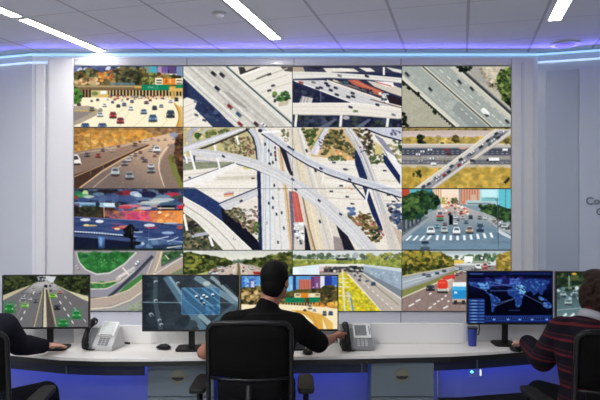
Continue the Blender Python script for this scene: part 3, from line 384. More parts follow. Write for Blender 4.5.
def big_interchange():
    """one picture spread over the four middle panels"""
    p = Pic(3, 5, 597, 338, 440, 248, (226, 219, 206), 2)
    CR, LG, DB = (230, 224, 214), (198, 199, 206), (34, 46, 88)
    # top left ground
    p.poly([(3, 5), (200, 5), (205, 110), (3, 125)], (192, 182, 138)); p.leaves([(3, 5), (180, 5), (180, 60), (3, 90)], [(206, 190, 140), (150, 146, 90), (176, 172, 120), (220, 200, 150)], 110, 3, 8, .6)
    p.leaves([(62, 12), (140, 10), (120, 30), (66, 36)], [(84, 100, 50), (110, 120, 64), (140, 140, 84)], 45, 3, 6); p.leaves([(105, 40), (150, 34), (190, 60), (196, 88), (120, 72)], [(96, 104, 72), (124, 122, 88), (150, 130, 96), (84, 78, 62)], 90, 2, 5); p.leaves([(155, 35), (195, 25), (200, 75), (170, 80)], [(150, 110, 90), (110, 84, 66), (196, 160, 126), (90, 92, 60)], 50, 2, 5)
    p.line([(22, 48), (18, 30), (26, 14), (45, 6)], 10, (176, 172, 190)); p.line([(38, 50), (36, 36), (48, 22), (72, 8)], 6, (190, 190, 180)); p.ell(42, 27, 9, 8, (66, 92, 46)); p.leaves([(36, 24), (52, 24), (48, 38), (40, 38)], [(70, 100, 50), (50, 76, 40)], 9, 2, 4)
    p.rect(3, 84, 150, 98, (214, 208, 206)); p.line([(3, 92), (150, 104)], 3, (150, 150, 168)); p.poly([(3, 98), (142, 100), (104, 121), (3, 122)], (138, 142, 118)); p.grain([(3, 98), (142, 100), (104, 121), (3, 122)], 5, 5)
    p.line([(3, 83), (12, 98)], 4, (60, 66, 100)); p.rect(30, 80, 36, 98, (70, 76, 110))
    # low cream roads
    p.poly([(3, 122), (215, 105), (215, 240), (3, 240)], CR)
    for v, c in ((128, (214, 206, 196)), (140, (206, 196, 182)), (148, (222, 214, 204)), (159, (238, 232, 224)), (176, (208, 200, 188)), (190, (218, 210, 198))): p.line([(90 if v < 150 else 30, v), (215, v + 2)], 2.5, c)
    p.poly([(100, 140), (205, 134), (205, 146), (92, 148)], (206, 200, 184)); p.line([(3, 136), (100, 122)], 2, (200, 190, 176))
    p.poly([(3, 154), (150, 99), (172, 99), (64, 156), (3, 168)], (234, 231, 229)); p.line([(3, 153), (150, 98)], 2, (66, 70, 96)); p.top(20, 141, 7, 4, 0, (70, 74, 96)); p.top(192, 143, 9, 4, 0, (150, 60, 66)); p.ell(178, 114, 14, 6, (206, 200, 120), .8)
    for du, dv, c in ((0, 0, (196, 90, 70)), (0, 5, (220, 170, 120)), (2, -4, (190, 190, 196))): p.line([(114 + du, 187 + dv), (140 + du, 184 + dv)], 4, c)
    # ramp from top left and its pillars
    for a, b, w in (((8, 78), (14, 103), 5), ((22, 68), (36, 123), 6), ((86, 42), (92, 72), 5), ((95, 84), (103, 120), 5), ((147, 20), (153, 52), 5)): p.line([a, b], w, (240, 239, 238))
    p.line([(45, 66), (95, 47), (150, 24), (185, 9)], 5, (52, 48, 52)); p.poly([(3, 58), (155, 8), (178, 8), (95, 42), (3, 74)], (208, 209, 216)); p.line([(3, 66), (165, 10)], 1.5, (236, 236, 240)); p.line([(3, 58), (155, 8)], 2, (170, 172, 186))
    # curve down the left of the main carriageway
    p.line([(174, 8), (190, 26), (200, 52), (206, 100)], 6, (40, 46, 70)); p.line([(186, 8), (202, 30), (210, 60), (214, 110)], 15, (190, 193, 204)); p.line([(186, 8), (202, 30), (210, 60), (214, 110)], 1.5, (226, 228, 232))
    # carriageway seen end on
    p.poly([(222, 20), (256, 26), (272, 150), (294, 338), (214, 338), (214, 110)], (221, 220, 218))
    for a, b, c in ((228, 224, (176, 190, 206)), (236, 238, (160, 184, 204)), (244, 252, (206, 206, 206)), (252, 268, (200, 198, 192)), (224, 216, (190, 192, 198))): p.line([(a, 30), (b + 2, 338)], 3.5, c, .85)
    p.poly([(203, 100), (213, 110), (218, 338), (208, 338), (205, 220)], DB)
    p.poly([(258, 60), (270, 66), (290, 190), (306, 338), (292, 338), (276, 180)], (216, 190, 152)); p.line([(266, 66), (284, 190), (298, 338)], 2, (160, 130, 100))
    p.poly([(262, 52), (282, 70), (306, 132), (300, 146), (286, 120)], (36, 38, 54)); p.poly([(284, 74), (292, 76), (304, 120), (298, 126)], (190, 188, 190)); p.leaves([(268, 10), (290, 10), (288, 44), (276, 46)], [(96, 92, 70), (120, 118, 84), (80, 84, 60)], 22, 2, 5)
    for u, v in ((225, 50), (235, 68), (241, 78), (252, 60), (252, 72), (253, 82), (254, 92), (236, 104), (246, 100), (250, 162), (246, 196), (235, 210), (270, 236), (256, 240), (276, 278), (238, 104), (260, 316), (246, 222)): p.top(u, v, 8, 4.2, 1.5, (48, 50, 66))
    p.top(228, 262, 9, 5, 1.5, (240, 240, 244)); p.top(252, 80, 6, 4, 1.5, (200, 60, 60)); p.top(262, 172, 6, 4, 1.5, (190, 190, 160))
    # second carriageway, rail trench
    p.poly([(288, 8), (326, 8), (348, 80), (384, 150), (440, 338), (318, 338), (306, 200), (300, 100)], (214, 207, 194))
    for a, m, b, c in ((296, 318, 352, (196, 180, 160)), (306, 334, 382, (228, 220, 204)), (314, 346, 402, (186, 184, 186)), (320, 356, 420, (232, 228, 220))): p.line([(a, 8), (m, 130), (b, 338)], 4, c, .8)
    p.poly([(303, 8), (310, 8), (336, 130), (366, 250), (386, 338), (352, 338), (330, 210)], (222, 206, 176), .7); p.line([(326, 185), (346, 280), (362, 338)], 4, (150, 116, 88)); p.line([(344, 190), (374, 338)], 3, (236, 222, 190))
    p.poly([(290, 178), (298, 178), (312, 338), (300, 338)], (110, 100, 130)); p.poly([(298, 178), (314, 180), (331, 266), (307, 268)], (196, 96, 86)); p.line([(304, 180), (320, 266)], 2, (214, 120, 106)); p.poly([(305, 262), (330, 262), (338, 300), (332, 338), (304, 338)], (206, 200, 190)); p.leaves([(304, 266), (332, 264), (342, 296), (322, 322), (304, 290)], [(240, 242, 242), (206, 214, 220), (60, 64, 72), (236, 236, 236)], 60, 2, 5); p.poly([(332, 268), (338, 280), (350, 338), (334, 338)], (30, 32, 42)); p.line([(340, 270), (358, 338)], 4, (196, 168, 130))
    for u, v in ((374, 260), (388, 236), (362, 122), (338, 68)): p.top(u, v, 9, 5, 1.2, (50, 54, 74))
    # hill and trees, upper right
    p.poly([(326, 8), (480, 8), (480, 96), (352, 84)], (206, 176, 128)); p.leaves([(328, 8), (372, 8), (352, 52), (340, 60)], [(62, 84, 44), (90, 106, 60), (44, 60, 36)], 46, 3, 6); p.line([(392, 6), (378, 34), (356, 78)], 16, (206, 204, 214)); p.line([(386, 6), (370, 34), (348, 66)], 3, (120, 150, 100)); p.line([(380, 40), (364, 80)], 8, (230, 222, 226)); p.leaves([(372, 36), (384, 40), (374, 70)], [(90, 90, 110), (60, 66, 80)], 10, 2, 4)
    hill = [(398, 12), (430, 8), (445, 40), (466, 62), (468, 88), (440, 70), (410, 60), (380, 84), (384, 50)]
    p.leaves(hill, [(88, 88, 54), (64, 70, 46), (112, 104, 66), (50, 54, 38), (134, 120, 76)], 170, 3, 6); p.leaves([(395, 66), (440, 70), (460, 92), (400, 86)], [(222, 176, 116), (206, 150, 96), (186, 160, 100)], 26, 3, 6); p.leaves([(396, 84), (440, 82), (452, 96), (400, 98)], [(96, 110, 66), (76, 90, 56)], 36, 2, 5)
    # flat roads, right
    p.poly([(380, 96), (597, 96), (597, 240), (400, 240)], (229, 223, 212)); p.leaves([(500, 78), (548, 74), (552, 100), (505, 104)], [(88, 100, 66), (66, 80, 54), (110, 116, 80)], 40, 3, 6)
    for v, c in ((108, (206, 204, 206)), (118, (216, 212, 206)), (146, (206, 196, 180)), (158, (240, 236, 228)), (170, (206, 196, 182)), (184, (214, 204, 190)), (200, (196, 186, 174))): p.line([(386, v - 4), (597, v + 6)], 3, c, .8)
    p.ell(446, 120, 8, 3, (150, 150, 150)); p.leaves([(440, 160), (470, 160), (470, 175), (440, 172)], [(214, 160, 90), (206, 190, 120)], 6, 2, 4)
    for u, v in ((412, 100), (442, 118), (405, 178), (448, 193), (462, 212), (550, 122), (560, 188), (574, 206), (432, 163)): p.top(u, v, 10, 4, .05, (60, 64, 84))
    p.poly([(468, 70), (476, 64), (500, 122), (508, 178), (545, 280), (545, 300), (515, 240), (500, 195), (485, 150), (470, 104)], DB)
    # right hand ramps
    p.leaves([(464, 10), (506, 8), (524, 50), (524, 80), (500, 84), (484, 40)], [(70, 66, 50), (96, 92, 60), (50, 46, 44), (120, 112, 72), (90, 60, 56)], 90, 3, 6); p.poly([(524, 44), (545, 60), (545, 76), (524, 80)], (206, 190, 128)); p.leaves([(524, 40), (597, 60), (597, 110), (560, 80)], [(110, 116, 74), (150, 140, 90), (80, 90, 60)], 30, 3, 6, .7)
    p.line([(448, 8), (474, 44), (494, 84), (518, 150), (546, 232), (578, 345)], 22, (188, 188, 192)); p.line([(456, 8), (484, 50), (504, 90), (528, 156), (556, 236), (588, 345)], 3, (226, 220, 210)); p.line([(446, 8), (472, 46), (490, 84), (514, 150), (540, 232), (570, 345)], 2, (226, 222, 218)); p.line([(470, 40), (494, 84), (520, 150)], 2, (150, 146, 150)); p.leaves([(480, 56), (496, 58), (502, 76), (486, 74)], [(206, 200, 206), (90, 90, 110), (60, 60, 70)], 16, 2, 3); p.poly([(540, 240), (560, 236), (597, 320), (597, 338), (560, 338)], (206, 196, 182), .6)
    p.poly([(522, 24), (545, 36), (578, 82), (556, 84)], (140, 140, 158)); p.poly([(549, 65), (578, 84), (597, 120), (597, 150)], (232, 231, 230)); p.poly([(546, 78), (556, 84), (592, 136), (592, 160), (570, 130), (548, 100)], DB); p.line([(515, 20), (552, 68), (597, 130)], 3, (226, 224, 226))
    p.poly([(498, 6), (597, 6), (597, 40), (545, 26)], (196, 198, 212)); p.line([(500, 10), (545, 28), (597, 42)], 4, (40, 44, 66)); p.leaves([(565, 12), (592, 14), (592, 26), (568, 24)], [(40, 46, 66), (90, 96, 120)], 12, 2, 4); p.leaves([(560, 36), (597, 44), (597, 70)], [(50, 60, 54), (70, 84, 66)], 16, 3, 5)
    # long overpass across the upper right
    J = [(218, 12), (262, 42), (305, 74), (345, 98), (400, 124), (470, 147), (540, 168), (597, 186)]
    p.line([(u - 2, v + 9) for u, v in J], 6, (40, 42, 60)); p.line([(212, 8), (262, 42), (305, 74), (345, 98), (400, 124), (470, 147), (540, 168), (600, 187)], 17, (195, 198, 208)); p.line([(u + 2, v - 8) for u, v in J], 2, (226, 228, 232)); p.line(J, 1.5, (176, 180, 192)); p.line([(u - 1, v + 6) for u, v in J], 2, (214, 214, 220))
    for u, v in ((300, 64), (377, 116), (290, 58), (455, 146)): p.top(u, v, 10, 5, .5, (54, 58, 76))
    p.line([(463, 158), (499, 200)], 4, DB); p.line([(506, 172), (499, 206)], 5, (240, 240, 242)); p.line([(384, 128), (380, 160)], 4, (236, 234, 234)); p.line([(214, 18), (268, 16)], 6, (240, 240, 240)); p.ell(212, 14, 6, 5, (36, 38, 56)); p.line([(570, 186), (590, 206)], 3, DB)
    # lower right shadows, trees
    p.poly([(416, 262), (440, 280), (470, 338), (440, 338), (428, 300)], (34, 34, 46)); p.poly([(410, 300), (432, 306), (440, 338), (414, 338)], (150, 140, 140)); p.leaves([(446, 238), (500, 232), (530, 260), (546, 310), (510, 320), (470, 268)], [(120, 100, 62), (86, 84, 50), (150, 124, 76), (70, 60, 44), (160, 104, 76)], 140, 3, 6); p.leaves([(446, 222), (470, 220), (470, 240), (450, 244)], [(86, 118, 164), (66, 96, 144), (130, 150, 180)], 22, 3, 6); p.leaves([(510, 285), (535, 280), (535, 318), (515, 318)], [(40, 50, 40), (60, 74, 50)], 20, 3, 5); p.leaves([(534, 278), (548, 278), (548, 306)], [(190, 70, 64), (226, 220, 214), (130, 90, 80)], 14, 2, 4)
    p.leaves([(556, 212), (597, 214), (597, 290), (570, 270)], [(60, 82, 124), (40, 52, 84), (96, 116, 150), (70, 74, 80), (110, 100, 96)], 80, 3, 6); p.poly([(570, 270), (597, 290), (597, 338)], (190, 176, 160))
    # great ramp from the left to the lower right
    B = [(25, 71), (60, 74), (100, 79), (150, 91), (200, 106), (250, 127), (300, 154), (345, 184), (390, 218), (430, 254), (470, 294), (512, 343)]
    p.line([(u - 3, v + 11) for u, v in B[3:]], 6, (66, 64, 76)); p.poly([(25, 63), (60, 64), (100, 69), (155, 80), (205, 94), (256, 114), (306, 140), (354, 170), (402, 206), (446, 244), (490, 286), (534, 338), (486, 338), (450, 300), (412, 264), (376, 232), (334, 199), (292, 168), (246, 141), (196, 118), (146, 102), (100, 89), (60, 84), (25, 80)], (204, 204, 207)); p.line(B, 1.5, (226, 226, 228)); p.line([(u + 2, v - 6) for u, v in B], 1.5, (184, 184, 190), .8); p.line([(u - 2, v + 8) for u, v in B[2:]], 2, (228, 226, 224))
    for u, v in ((112, 83), (300, 146), (372, 203), (430, 240), (308, 172)): p.top(u, v, 9, 5, .6, (60, 62, 88))
    # lower left shadow, trees, ramps
    p.poly([(3, 168), (35, 169), (105, 212), (128, 232), (155, 258), (205, 312), (216, 338), (188, 338), (150, 300), (110, 262), (60, 225), (3, 193)], (40, 58, 104)); p.poly([(105, 225), (128, 232), (155, 258), (205, 312), (216, 338), (188, 338), (150, 300), (112, 262)], (22, 24, 40))
    p.poly([(100, 214), (205, 171), (206, 190), (118, 230)], (200, 199, 203)); p.line([(100, 212), (205, 169)], 3, DB); p.line([(112, 222), (206, 182)], 1.5, (230, 228, 228)); p.top(160, 204, 9, 5, -.4, (56, 58, 76)); p.poly([(120, 232), (206, 196), (206, 290), (150, 250)], (226, 216, 206)); p.leaves([(115, 232), (160, 222), (172, 254), (150, 262)], [(110, 106, 78), (78, 78, 58), (140, 132, 100), (60, 62, 46)], 70, 3, 6); p.leaves([(164, 222), (205, 220), (205, 256), (176, 252)], [(226, 222, 218), (110, 104, 100), (190, 186, 180), (120, 90, 80)], 34, 2, 5); p.leaves([(158, 262), (195, 256), (208, 280), (206, 300), (170, 280)], [(130, 108, 90), (160, 130, 106), (84, 100, 60), (60, 70, 46)], 60, 3, 6); p.leaves([(196, 262), (209, 256), (209, 320), (200, 310)], [(50, 76, 40), (84, 110, 60)], 20, 2, 5)
    p.poly([(3, 235), (40, 262), (112, 338), (3, 338)], (84, 90, 66)); p.leaves([(3, 240), (40, 262), (100, 338), (3, 338)], [(70, 80, 52), (50, 56, 44), (110, 110, 76), (36, 38, 44), (150, 130, 110)], 130, 3, 7); p.line([(26, 300), (70, 292)], 9, (176, 176, 190)); p.leaves([(10, 262), (30, 258), (34, 300), (14, 310)], [(34, 36, 44), (50, 50, 52)], 22, 3, 6); p.line([(5, 240), (14, 285)], 7, (238, 236, 234)); p.line([(74, 300), (84, 328)], 7, (236, 234, 232))
    E = [(3, 214), (50, 243), (90, 276), (124, 310), (150, 343)]
    p.poly([(3, 193), (60, 225), (110, 262), (150, 300), (190, 338), (112, 338), (85, 308), (42, 264), (3, 234)], (225, 221, 213)); p.line(E, 2.5, (170, 164, 156)); p.line([(u + 14, v - 10) for u, v in E], 1.5, (206, 202, 196)); p.line([(u - 12, v + 9) for u, v in E], 1.5, (208, 204, 198)); p.line([(3, 193), (60, 225), (110, 262), (150, 300), (190, 338)], 2.5, (240, 238, 232)); p.top(140, 306, 9, 5, .7, (246, 246, 248)); p.ell(4, 216, 3, 6, (190, 50, 50))
    p.grain([(3, 5), (597, 5), (597, 338), (3, 338)], 5, 3); p.blur(1); return p.out()

def mon(u0, v0, u1, v1, nx, ny, base): return Pic(u0, v0, u1, v1, nx, ny, base)

def analysed_freeway():
    p = mon(20, 36, 550, 352, 190, 116, (96, 94, 94))
    p.rect(20, 36, 550, 120, (200, 204, 204)); p.grad([(20, 60), (550, 60), (550, 352), (20, 352)], (176, 174, 168), (84, 84, 88), (280, 80), (280, 250))
    for t in ([(20, 36), (240, 36), (250, 60), (180, 100), (90, 128), (20, 155)], [(550, 36), (330, 36), (300, 60), (350, 90), (430, 130), (550, 160)]):
        p.poly(t, (48, 58, 34)); p.leaves(t, [(56, 68, 38), (36, 44, 28), (78, 88, 48), (26, 32, 22)], 170, 7, 17)
    p.poly([(20, 155), (90, 128), (200, 88), (120, 140), (20, 186)], (190, 182, 150)); p.poly([(550, 165), (430, 130), (350, 92), (420, 140), (550, 196)], (206, 200, 164)); p.poly([(230, 40), (290, 40), (280, 70), (240, 70)], (150, 156, 156)); p.leaves([(225, 40), (290, 40), (290, 70), (230, 70)], [(60, 62, 66), (190, 194, 196), (30, 34, 40)], 30, 3, 8); p.poly([(284, 40), (350, 40), (330, 80), (300, 70)], (206, 210, 214))
    p.poly([(20, 186), (200, 92), (270, 80), (266, 352), (20, 352)], (112, 111, 114)); p.poly([(296, 80), (360, 100), (550, 200), (550, 352), (300, 352)], (110, 108, 110))
    p.grad([(200, 92), (270, 80), (300, 80), (360, 100), (420, 150), (150, 140)], (190, 188, 186), (120, 118, 120), (280, 80), (280, 150)); p.poly([(274, 100), (284, 100), (292, 352), (268, 352)], (206, 196, 166)); p.line([(272, 110), (266, 352)], 5, (44, 42, 42)); p.line([(264, 140), (214, 352)], 5, (206, 190, 120)); p.line([(296, 110), (352, 352)], 5, (214, 200, 140)); p.poly([(284, 120), (296, 120), (340, 352), (296, 352)], (84, 78, 76)); p.line([(200, 120), (70, 352)], 3, (200, 200, 200), .5); p.dash((215, 130), (120, 330), 5, 7, (220, 220, 220)); p.dash((345, 150), (470, 352), 5, 7, (226, 226, 226)); p.dash((400, 160), (550, 340), 5, 5, (206, 206, 206)); p.dash((160, 150), (20, 300), 5, 5, (196, 196, 196))
    for u, v, w, h, c in ((145, 172, 34, 24, (170, 176, 180)), (222, 188, 32, 26, (90, 94, 100)), (190, 180, 26, 14, (216, 216, 216)), (285, 98, 26, 18, (30, 30, 34)), (312, 96, 14, 14, (60, 50, 50)), (340, 118, 22, 12, (226, 226, 226)), (372, 134, 36, 20, (206, 130, 110)), (355, 228, 42, 34, (40, 42, 50)), (316, 126, 16, 14, (60, 60, 64)), (252, 134, 20, 18, (150, 146, 140)), (210, 104, 20, 16, (190, 186, 180)), (324, 82, 12, 10, (170, 60, 60)), (300, 72, 10, 10, (200, 200, 200))): p.car(u, v, w, h, c)
    for (a, b, c, d, k) in ((22, 190, 98, 268, (44, 140, 62)), (128, 196, 180, 232, (140, 190, 90)), (302, 142, 354, 172, (130, 190, 60)), (438, 236, 512, 304, (56, 150, 84)), (350, 290, 434, 352, (46, 140, 74))):
        p.rect(a, b, c, d, k, .22); p.line([(a, b), (c, b), (c, d), (a, d), (a, b)], 3, k, .6); p.car((a + c) / 2, (b + d) / 2 + 3, (c - a) * .8, (d - b) * .7, k, (26, 90, 40), (30, 110, 50))
    for u, v in ((20, 60), (50, 48)): p.ell(u, v, 6, 6, (120, 130, 100), .5)
    p.blur(2); return p.out()

def thermal_view():
    p = mon(25, 35, 577, 352, 194, 112, (48, 58, 68))
    p.grad([(25, 35), (577, 35), (577, 352), (25, 352)], (34, 42, 52), (64, 74, 82), (25, 200), (330, 200)); p.leaves([(25, 35), (577, 35), (577, 352), (25, 352)], [(40, 50, 60), (60, 72, 82), (50, 60, 66), (36, 42, 52)], 160, 12, 34, .4)
    p.line([(100, 40), (95, 180), (130, 352)], 26, (84, 100, 112), .6); p.line([(160, 40), (250, 180), (380, 352)], 40, (96, 132, 156), .8); p.line([(180, 40), (270, 170)], 16, (150, 184, 200), .7); p.line([(330, 40), (450, 120), (580, 200)], 36, (120, 150, 164), .9); p.line([(420, 40), (577, 180)], 20, (176, 196, 204), .7); p.line([(470, 60), (577, 40)], 60, (32, 38, 44), .8); p.poly([(470, 36), (577, 36), (577, 160)], (36, 42, 48)); p.line([(350, 260), (450, 352)], 30, (150, 180, 190), .8); p.line([(577, 200), (400, 352)], 40, (84, 110, 124), .7); p.ell(395, 80, 22, 14, (206, 214, 206), .7)
    p.poly([(250, 106), (470, 106), (470, 262), (250, 262)], (60, 108, 148), .75)
    for a, b, w, c in (((260, 106), (440, 262), 14, (110, 166, 206)), ((300, 106), (470, 250), 8, (140, 186, 216)), ((370, 106), (470, 190), 10, (100, 160, 206)), ((250, 160), (370, 262), 8, (90, 150, 196)), ((420, 106), (470, 150), 10, (140, 184, 210))): p.line([a, b], w, c, .6)
    p.leaves([(380, 190), (470, 200), (470, 262), (380, 262)], [(40, 90, 130), (120, 176, 210), (70, 130, 176)], 34, 5, 14, .6); p.line([(250, 106), (470, 106), (470, 262), (250, 262), (250, 106)], 3, (120, 176, 210), .6)
    for u, v in ((335, 155), (378, 150), (362, 170), (378, 196), (430, 145), (395, 160)): p.ell(u, v, 9, 8, (226, 240, 246)); p.ell(u + 2, v + 7, 8, 5, (16, 34, 52))
    p.line([(350, 150), (362, 190), (385, 200)], 6, (20, 40, 60), .7)
    for u, v in ((100, 70), (100, 180), (78, 268), (122, 296), (132, 322), (228, 78), (72, 260)): p.ell(u, v, 12, 9, (190, 204, 210), .8); p.ell(u + 3, v + 4, 8, 6, (34, 42, 50), .8)
    p.line([(300, 290), (350, 292), (350, 340)], 8, (96, 116, 126)); p.ell(318, 318, 24, 22, (60, 72, 80)); p.line([(25, 190), (250, 192)], 4, (150, 190, 200), .9); p.line([(470, 192), (577, 194)], 3, (150, 190, 200), .6)
    p.blur(2); return p.out()

def downtown_view():
    p = mon(32, 80, 556, 374, 200, 112, (244, 226, 180))
    p.rect(32, 80, 556, 170, (90, 150, 210))
    for u0, u1, v, c in ((32, 52, 84, (60, 120, 200)), (52, 74, 90, (110, 180, 230)), (74, 112, 96, (70, 90, 170)), (84, 104, 110, (206, 206, 226)), (112, 150, 84, (90, 160, 220)), (280, 312, 84, (120, 190, 230)), (312, 330, 80, (40, 60, 120)), (330, 350, 84, (90, 170, 220)), (345, 410, 100, (206, 120, 100)), (410, 430, 84, (110, 60, 120)), (430, 462, 82, (130, 80, 130)), (462, 490, 80, (220, 226, 236)), (484, 524, 82, (44, 60, 150)), (524, 556, 84, (60, 110, 200))): p.rect(u0, v, u1, 180, c)
    for u in range(348, 408, 10): p.line([(u, 104), (u, 150)], 3, (150, 60, 60), .7)
    for u, v in ((60, 130), (130, 120), (300, 130), (420, 140), (440, 120), (540, 130), (500, 140)): p.rect(u, v, u + 9, v + 24, (206, 214, 230), .7)
    p.leaves([(32, 80), (150, 80), (150, 140), (32, 140)], [(90, 150, 220), (160, 200, 236), (60, 90, 170)], 30, 5, 10, .5)
    tr = [(32, 150), (150, 140), (280, 170), (330, 155), (460, 150), (480, 135), (530, 130), (556, 150), (556, 250), (32, 236)]
    p.poly(tr, (92, 84, 46)); p.leaves(tr, [(96, 92, 50), (64, 66, 40), (130, 112, 60), (44, 42, 30), (160, 130, 76)], 220, 7, 15); p.leaves([(32, 175), (140, 170), (140, 215), (32, 220)], [(206, 176, 120), (176, 140, 90), (140, 116, 70)], 26, 7, 16); p.leaves([(465, 140), (530, 135), (530, 190), (470, 200)], [(60, 66, 40), (40, 44, 30), (110, 80, 56)], 50, 7, 13)
    p.rect(320, 175, 460, 200, (226, 206, 160)); p.rect(355, 174, 395, 200, (226, 134, 40)); p.rect(405, 176, 430, 200, (236, 226, 190)); p.rect(330, 182, 350, 188, (60, 50, 46)); p.rect(436, 182, 456, 188, (60, 50, 46))
    p.rect(270, 200, 376, 228, (16, 126, 88)); p.rect(400, 198, 456, 224, (14, 130, 88)); p.rect(262, 228, 470, 246, (60, 44, 36)); 
    for u in range(266, 466, 15): p.rect(u, 226, u + 6, 246, (206, 176, 110))
    p.leaves([(410, 236), (556, 226), (556, 256), (430, 262)], [(226, 160, 60), (206, 130, 50), (236, 186, 90)], 40, 7, 13); p.poly([(32, 240), (250, 236), (460, 250), (556, 262), (556, 374), (32, 374)], (246, 230, 190)); p.poly([(300, 268), (400, 272), (470, 310), (480, 374), (430, 374), (420, 330), (380, 296)], (226, 170, 70)); p.poly([(400, 275), (470, 290), (530, 340), (530, 374), (500, 374), (470, 310)], (232, 186, 90)); p.line([(330, 275), (420, 300), (450, 374)], 4, (190, 140, 60)); p.line([(400, 276), (480, 310), (500, 374)], 4, (206, 160, 90))
    for u, v, w, h, c in ((405, 250, 26, 26, (206, 190, 150)), (378, 268, 20, 12, (90, 70, 80)), (430, 268, 22, 14, (200, 200, 200)), (485, 284, 26, 28, (110, 106, 116)), (518, 284, 28, 24, (70, 84, 110)), (80, 290, 30, 22, (170, 60, 60)), (130, 300, 36, 26, (90, 110, 150)), (220, 300, 34, 26, (60, 70, 90)), (180, 270, 24, 16, W_)): p.car(u, v, w, h, c)
    p.blur(2); return p.out()

def world_map():
    p = mon(48, 40, 552, 338, 200, 120, (8, 12, 32))
    p.rect(48, 40, 552, 60, (16, 26, 72)); p.rect(60, 48, 140, 56, (70, 100, 170), .7); p.rect(300, 46, 540, 54, (30, 50, 110), .6)
    p.grad([(48, 76), (552, 76), (552, 290), (48, 290)], (22, 28, 84), (6, 8, 26), (300, 76), (300, 190)); p.leaves([(120, 76), (540, 76), (540, 120), (120, 120)], [(44, 44, 120), (30, 34, 100), (60, 50, 130)], 60, 8, 22, .5)
    C = (34, 62, 132); C2 = (66, 112, 186)
    na = [(58, 104), (92, 98), (120, 104), (150, 92), (186, 96), (214, 108), (196, 120), (178, 140), (160, 146), (172, 166), (190, 172), (182, 180), (158, 164), (140, 140), (112, 130), (84, 120), (60, 116)]
    sa = [(184, 172), (210, 180), (244, 200), (240, 216), (222, 228), (210, 248), (196, 274), (188, 270), (190, 232), (182, 202)]
    gl = [(210, 86), (250, 80), (262, 92), (240, 110), (218, 106)]
    eu = [(290, 112), (312, 96), (340, 84), (372, 90), (366, 116), (352, 128), (330, 132), (300, 128)]
    af = [(288, 140), (330, 132), (364, 146), (384, 166), (374, 196), (368, 226), (352, 248), (334, 246), (332, 210), (320, 190), (292, 176), (282, 158)]
    asia = [(366, 92), (420, 80), (480, 84), (530, 92), (540, 106), (514, 112), (520, 138), (500, 150), (494, 176), (478, 170), (470, 152), (452, 172), (440, 176), (430, 152), (400, 156), (384, 150), (366, 132)]
    au = [(498, 222), (524, 212), (546, 224), (544, 248), (522, 254), (500, 240)]; ind = [(470, 182), (500, 196), (520, 206), (484, 204)]
    for t in (na, sa, gl, eu, af, asia, au, ind): p.poly(t, C); p.leaves(t, [C2, (44, 78, 152), (26, 46, 110), (104, 156, 214)], 40, 3, 9, .6)
    p.leaves([(340, 120), (390, 120), (400, 160), (350, 170)], [(110, 190, 240), (150, 220, 250)], 30, 3, 8, .7); p.leaves([(110, 106), (180, 110), (165, 140), (130, 136)], [(120, 180, 240), (90, 150, 220)], 26, 3, 8, .7); p.leaves([(290, 80), (360, 80), (360, 110), (300, 112)], [(96, 130, 220), (70, 100, 190)], 30, 4, 9, .6)
    for a, b in (((120, 120), (300, 116)), ((180, 150), (340, 150)), ((230, 220), (320, 200)), ((210, 240), (300, 205)), ((300, 205), (330, 190)), ((360, 160), (500, 230)), ((60, 116), (160, 150)), ((180, 96), (300, 124))): p.line([a, b], 4, (110, 150, 220), .6)
    p.rect(290, 262, 360, 268, (60, 90, 150), .6)
    p.rect(48, 196, 150, 338, (24, 44, 104))
    for v in range(204, 336, 18): p.rect(56, v, 146, v + 9, (62, 102, 170)); p.rect(56, v + 10, 146, v + 14, (18, 36, 96)); p.rect(112, v, 114, v + 12, (20, 40, 100)); p.rect(70, v + 2, 100, v + 6, (170, 206, 240), .7)
    p.rect(150, 292, 552, 338, (16, 28, 80)); p.line([(150, 300), (552, 298)], 3, (56, 90, 180)); p.rect(150, 318, 552, 330, (40, 70, 150), .7); p.dash((160, 310), (545, 308), 30, 5, (84, 120, 200))
    for u in (205, 288, 358, 432, 520): p.ell(u, 318, 9, 5, (110, 160, 230))
    p.blur(2); return p.out()

def junction_view():
    """narrow street camera picture, far right"""
    p = mon(0, 0, 100, 62, 130, 80, (86, 110, 116))
    p.rect(0, 0, 100, 26, (40, 56, 44)); p.leaves([(0, 0), (100, 0), (100, 28), (0, 28)], [(44, 66, 44), (30, 44, 34), (66, 88, 54), (90, 100, 60), (20, 30, 26)], 160, 2, 5); p.ell(21, 2, 3, 1.4, (230, 180, 60)); p.line([(15, 4), (15, 20)], 1.2, (150, 176, 170)); p.line([(2, 20), (30, 16), (60, 18)], 1.5, (100, 120, 100))
    p.grad([(0, 24), (100, 24), (100, 62), (0, 62)], (70, 92, 96), (110, 140, 146), (50, 24), (50, 62)); p.leaves([(0, 18), (60, 18), (60, 34), (0, 32)], [(120, 160, 166), (196, 214, 216), (50, 70, 76), (80, 110, 116)], 70, 1, 3)
    for u, v, w, h in ((8, 26, 8, 7), (22, 24, 7, 6), (34, 28, 9, 7), (50, 26, 8, 7), (14, 36, 10, 7)): p.car(u, v, w, h, (150, 176, 180))
    for i in range(7): p.line([(2 + i * 9, 60), (12 + i * 9, 50)], 2.6, (226, 234, 234))
    p.line([(0, 46), (90, 38)], 1, (190, 204, 204), .6); p.blur(2); return p.out()
import bpy, bmesh
from mathutils import Vector, Matrix

SC = bpy.context.scene
COL = SC.collection
CAMZ, F = 1.72, 584.0                     # eye height, focal length in steps of a 600-wide picture

def at(px, py, Y):                        # a point of the place at depth Y, from where it is seen
    return Vector(((px - 300) * Y / F, Y, CAMZ - (py - 200) * Y / F))

# ---------------------------------------------------------------- materials
def lin(c):
    return tuple(((v / 255) / 12.92 if v / 255 <= .04045 else ((v / 255 + .055) / 1.055) ** 2.4) for v in c) + (1.0,)

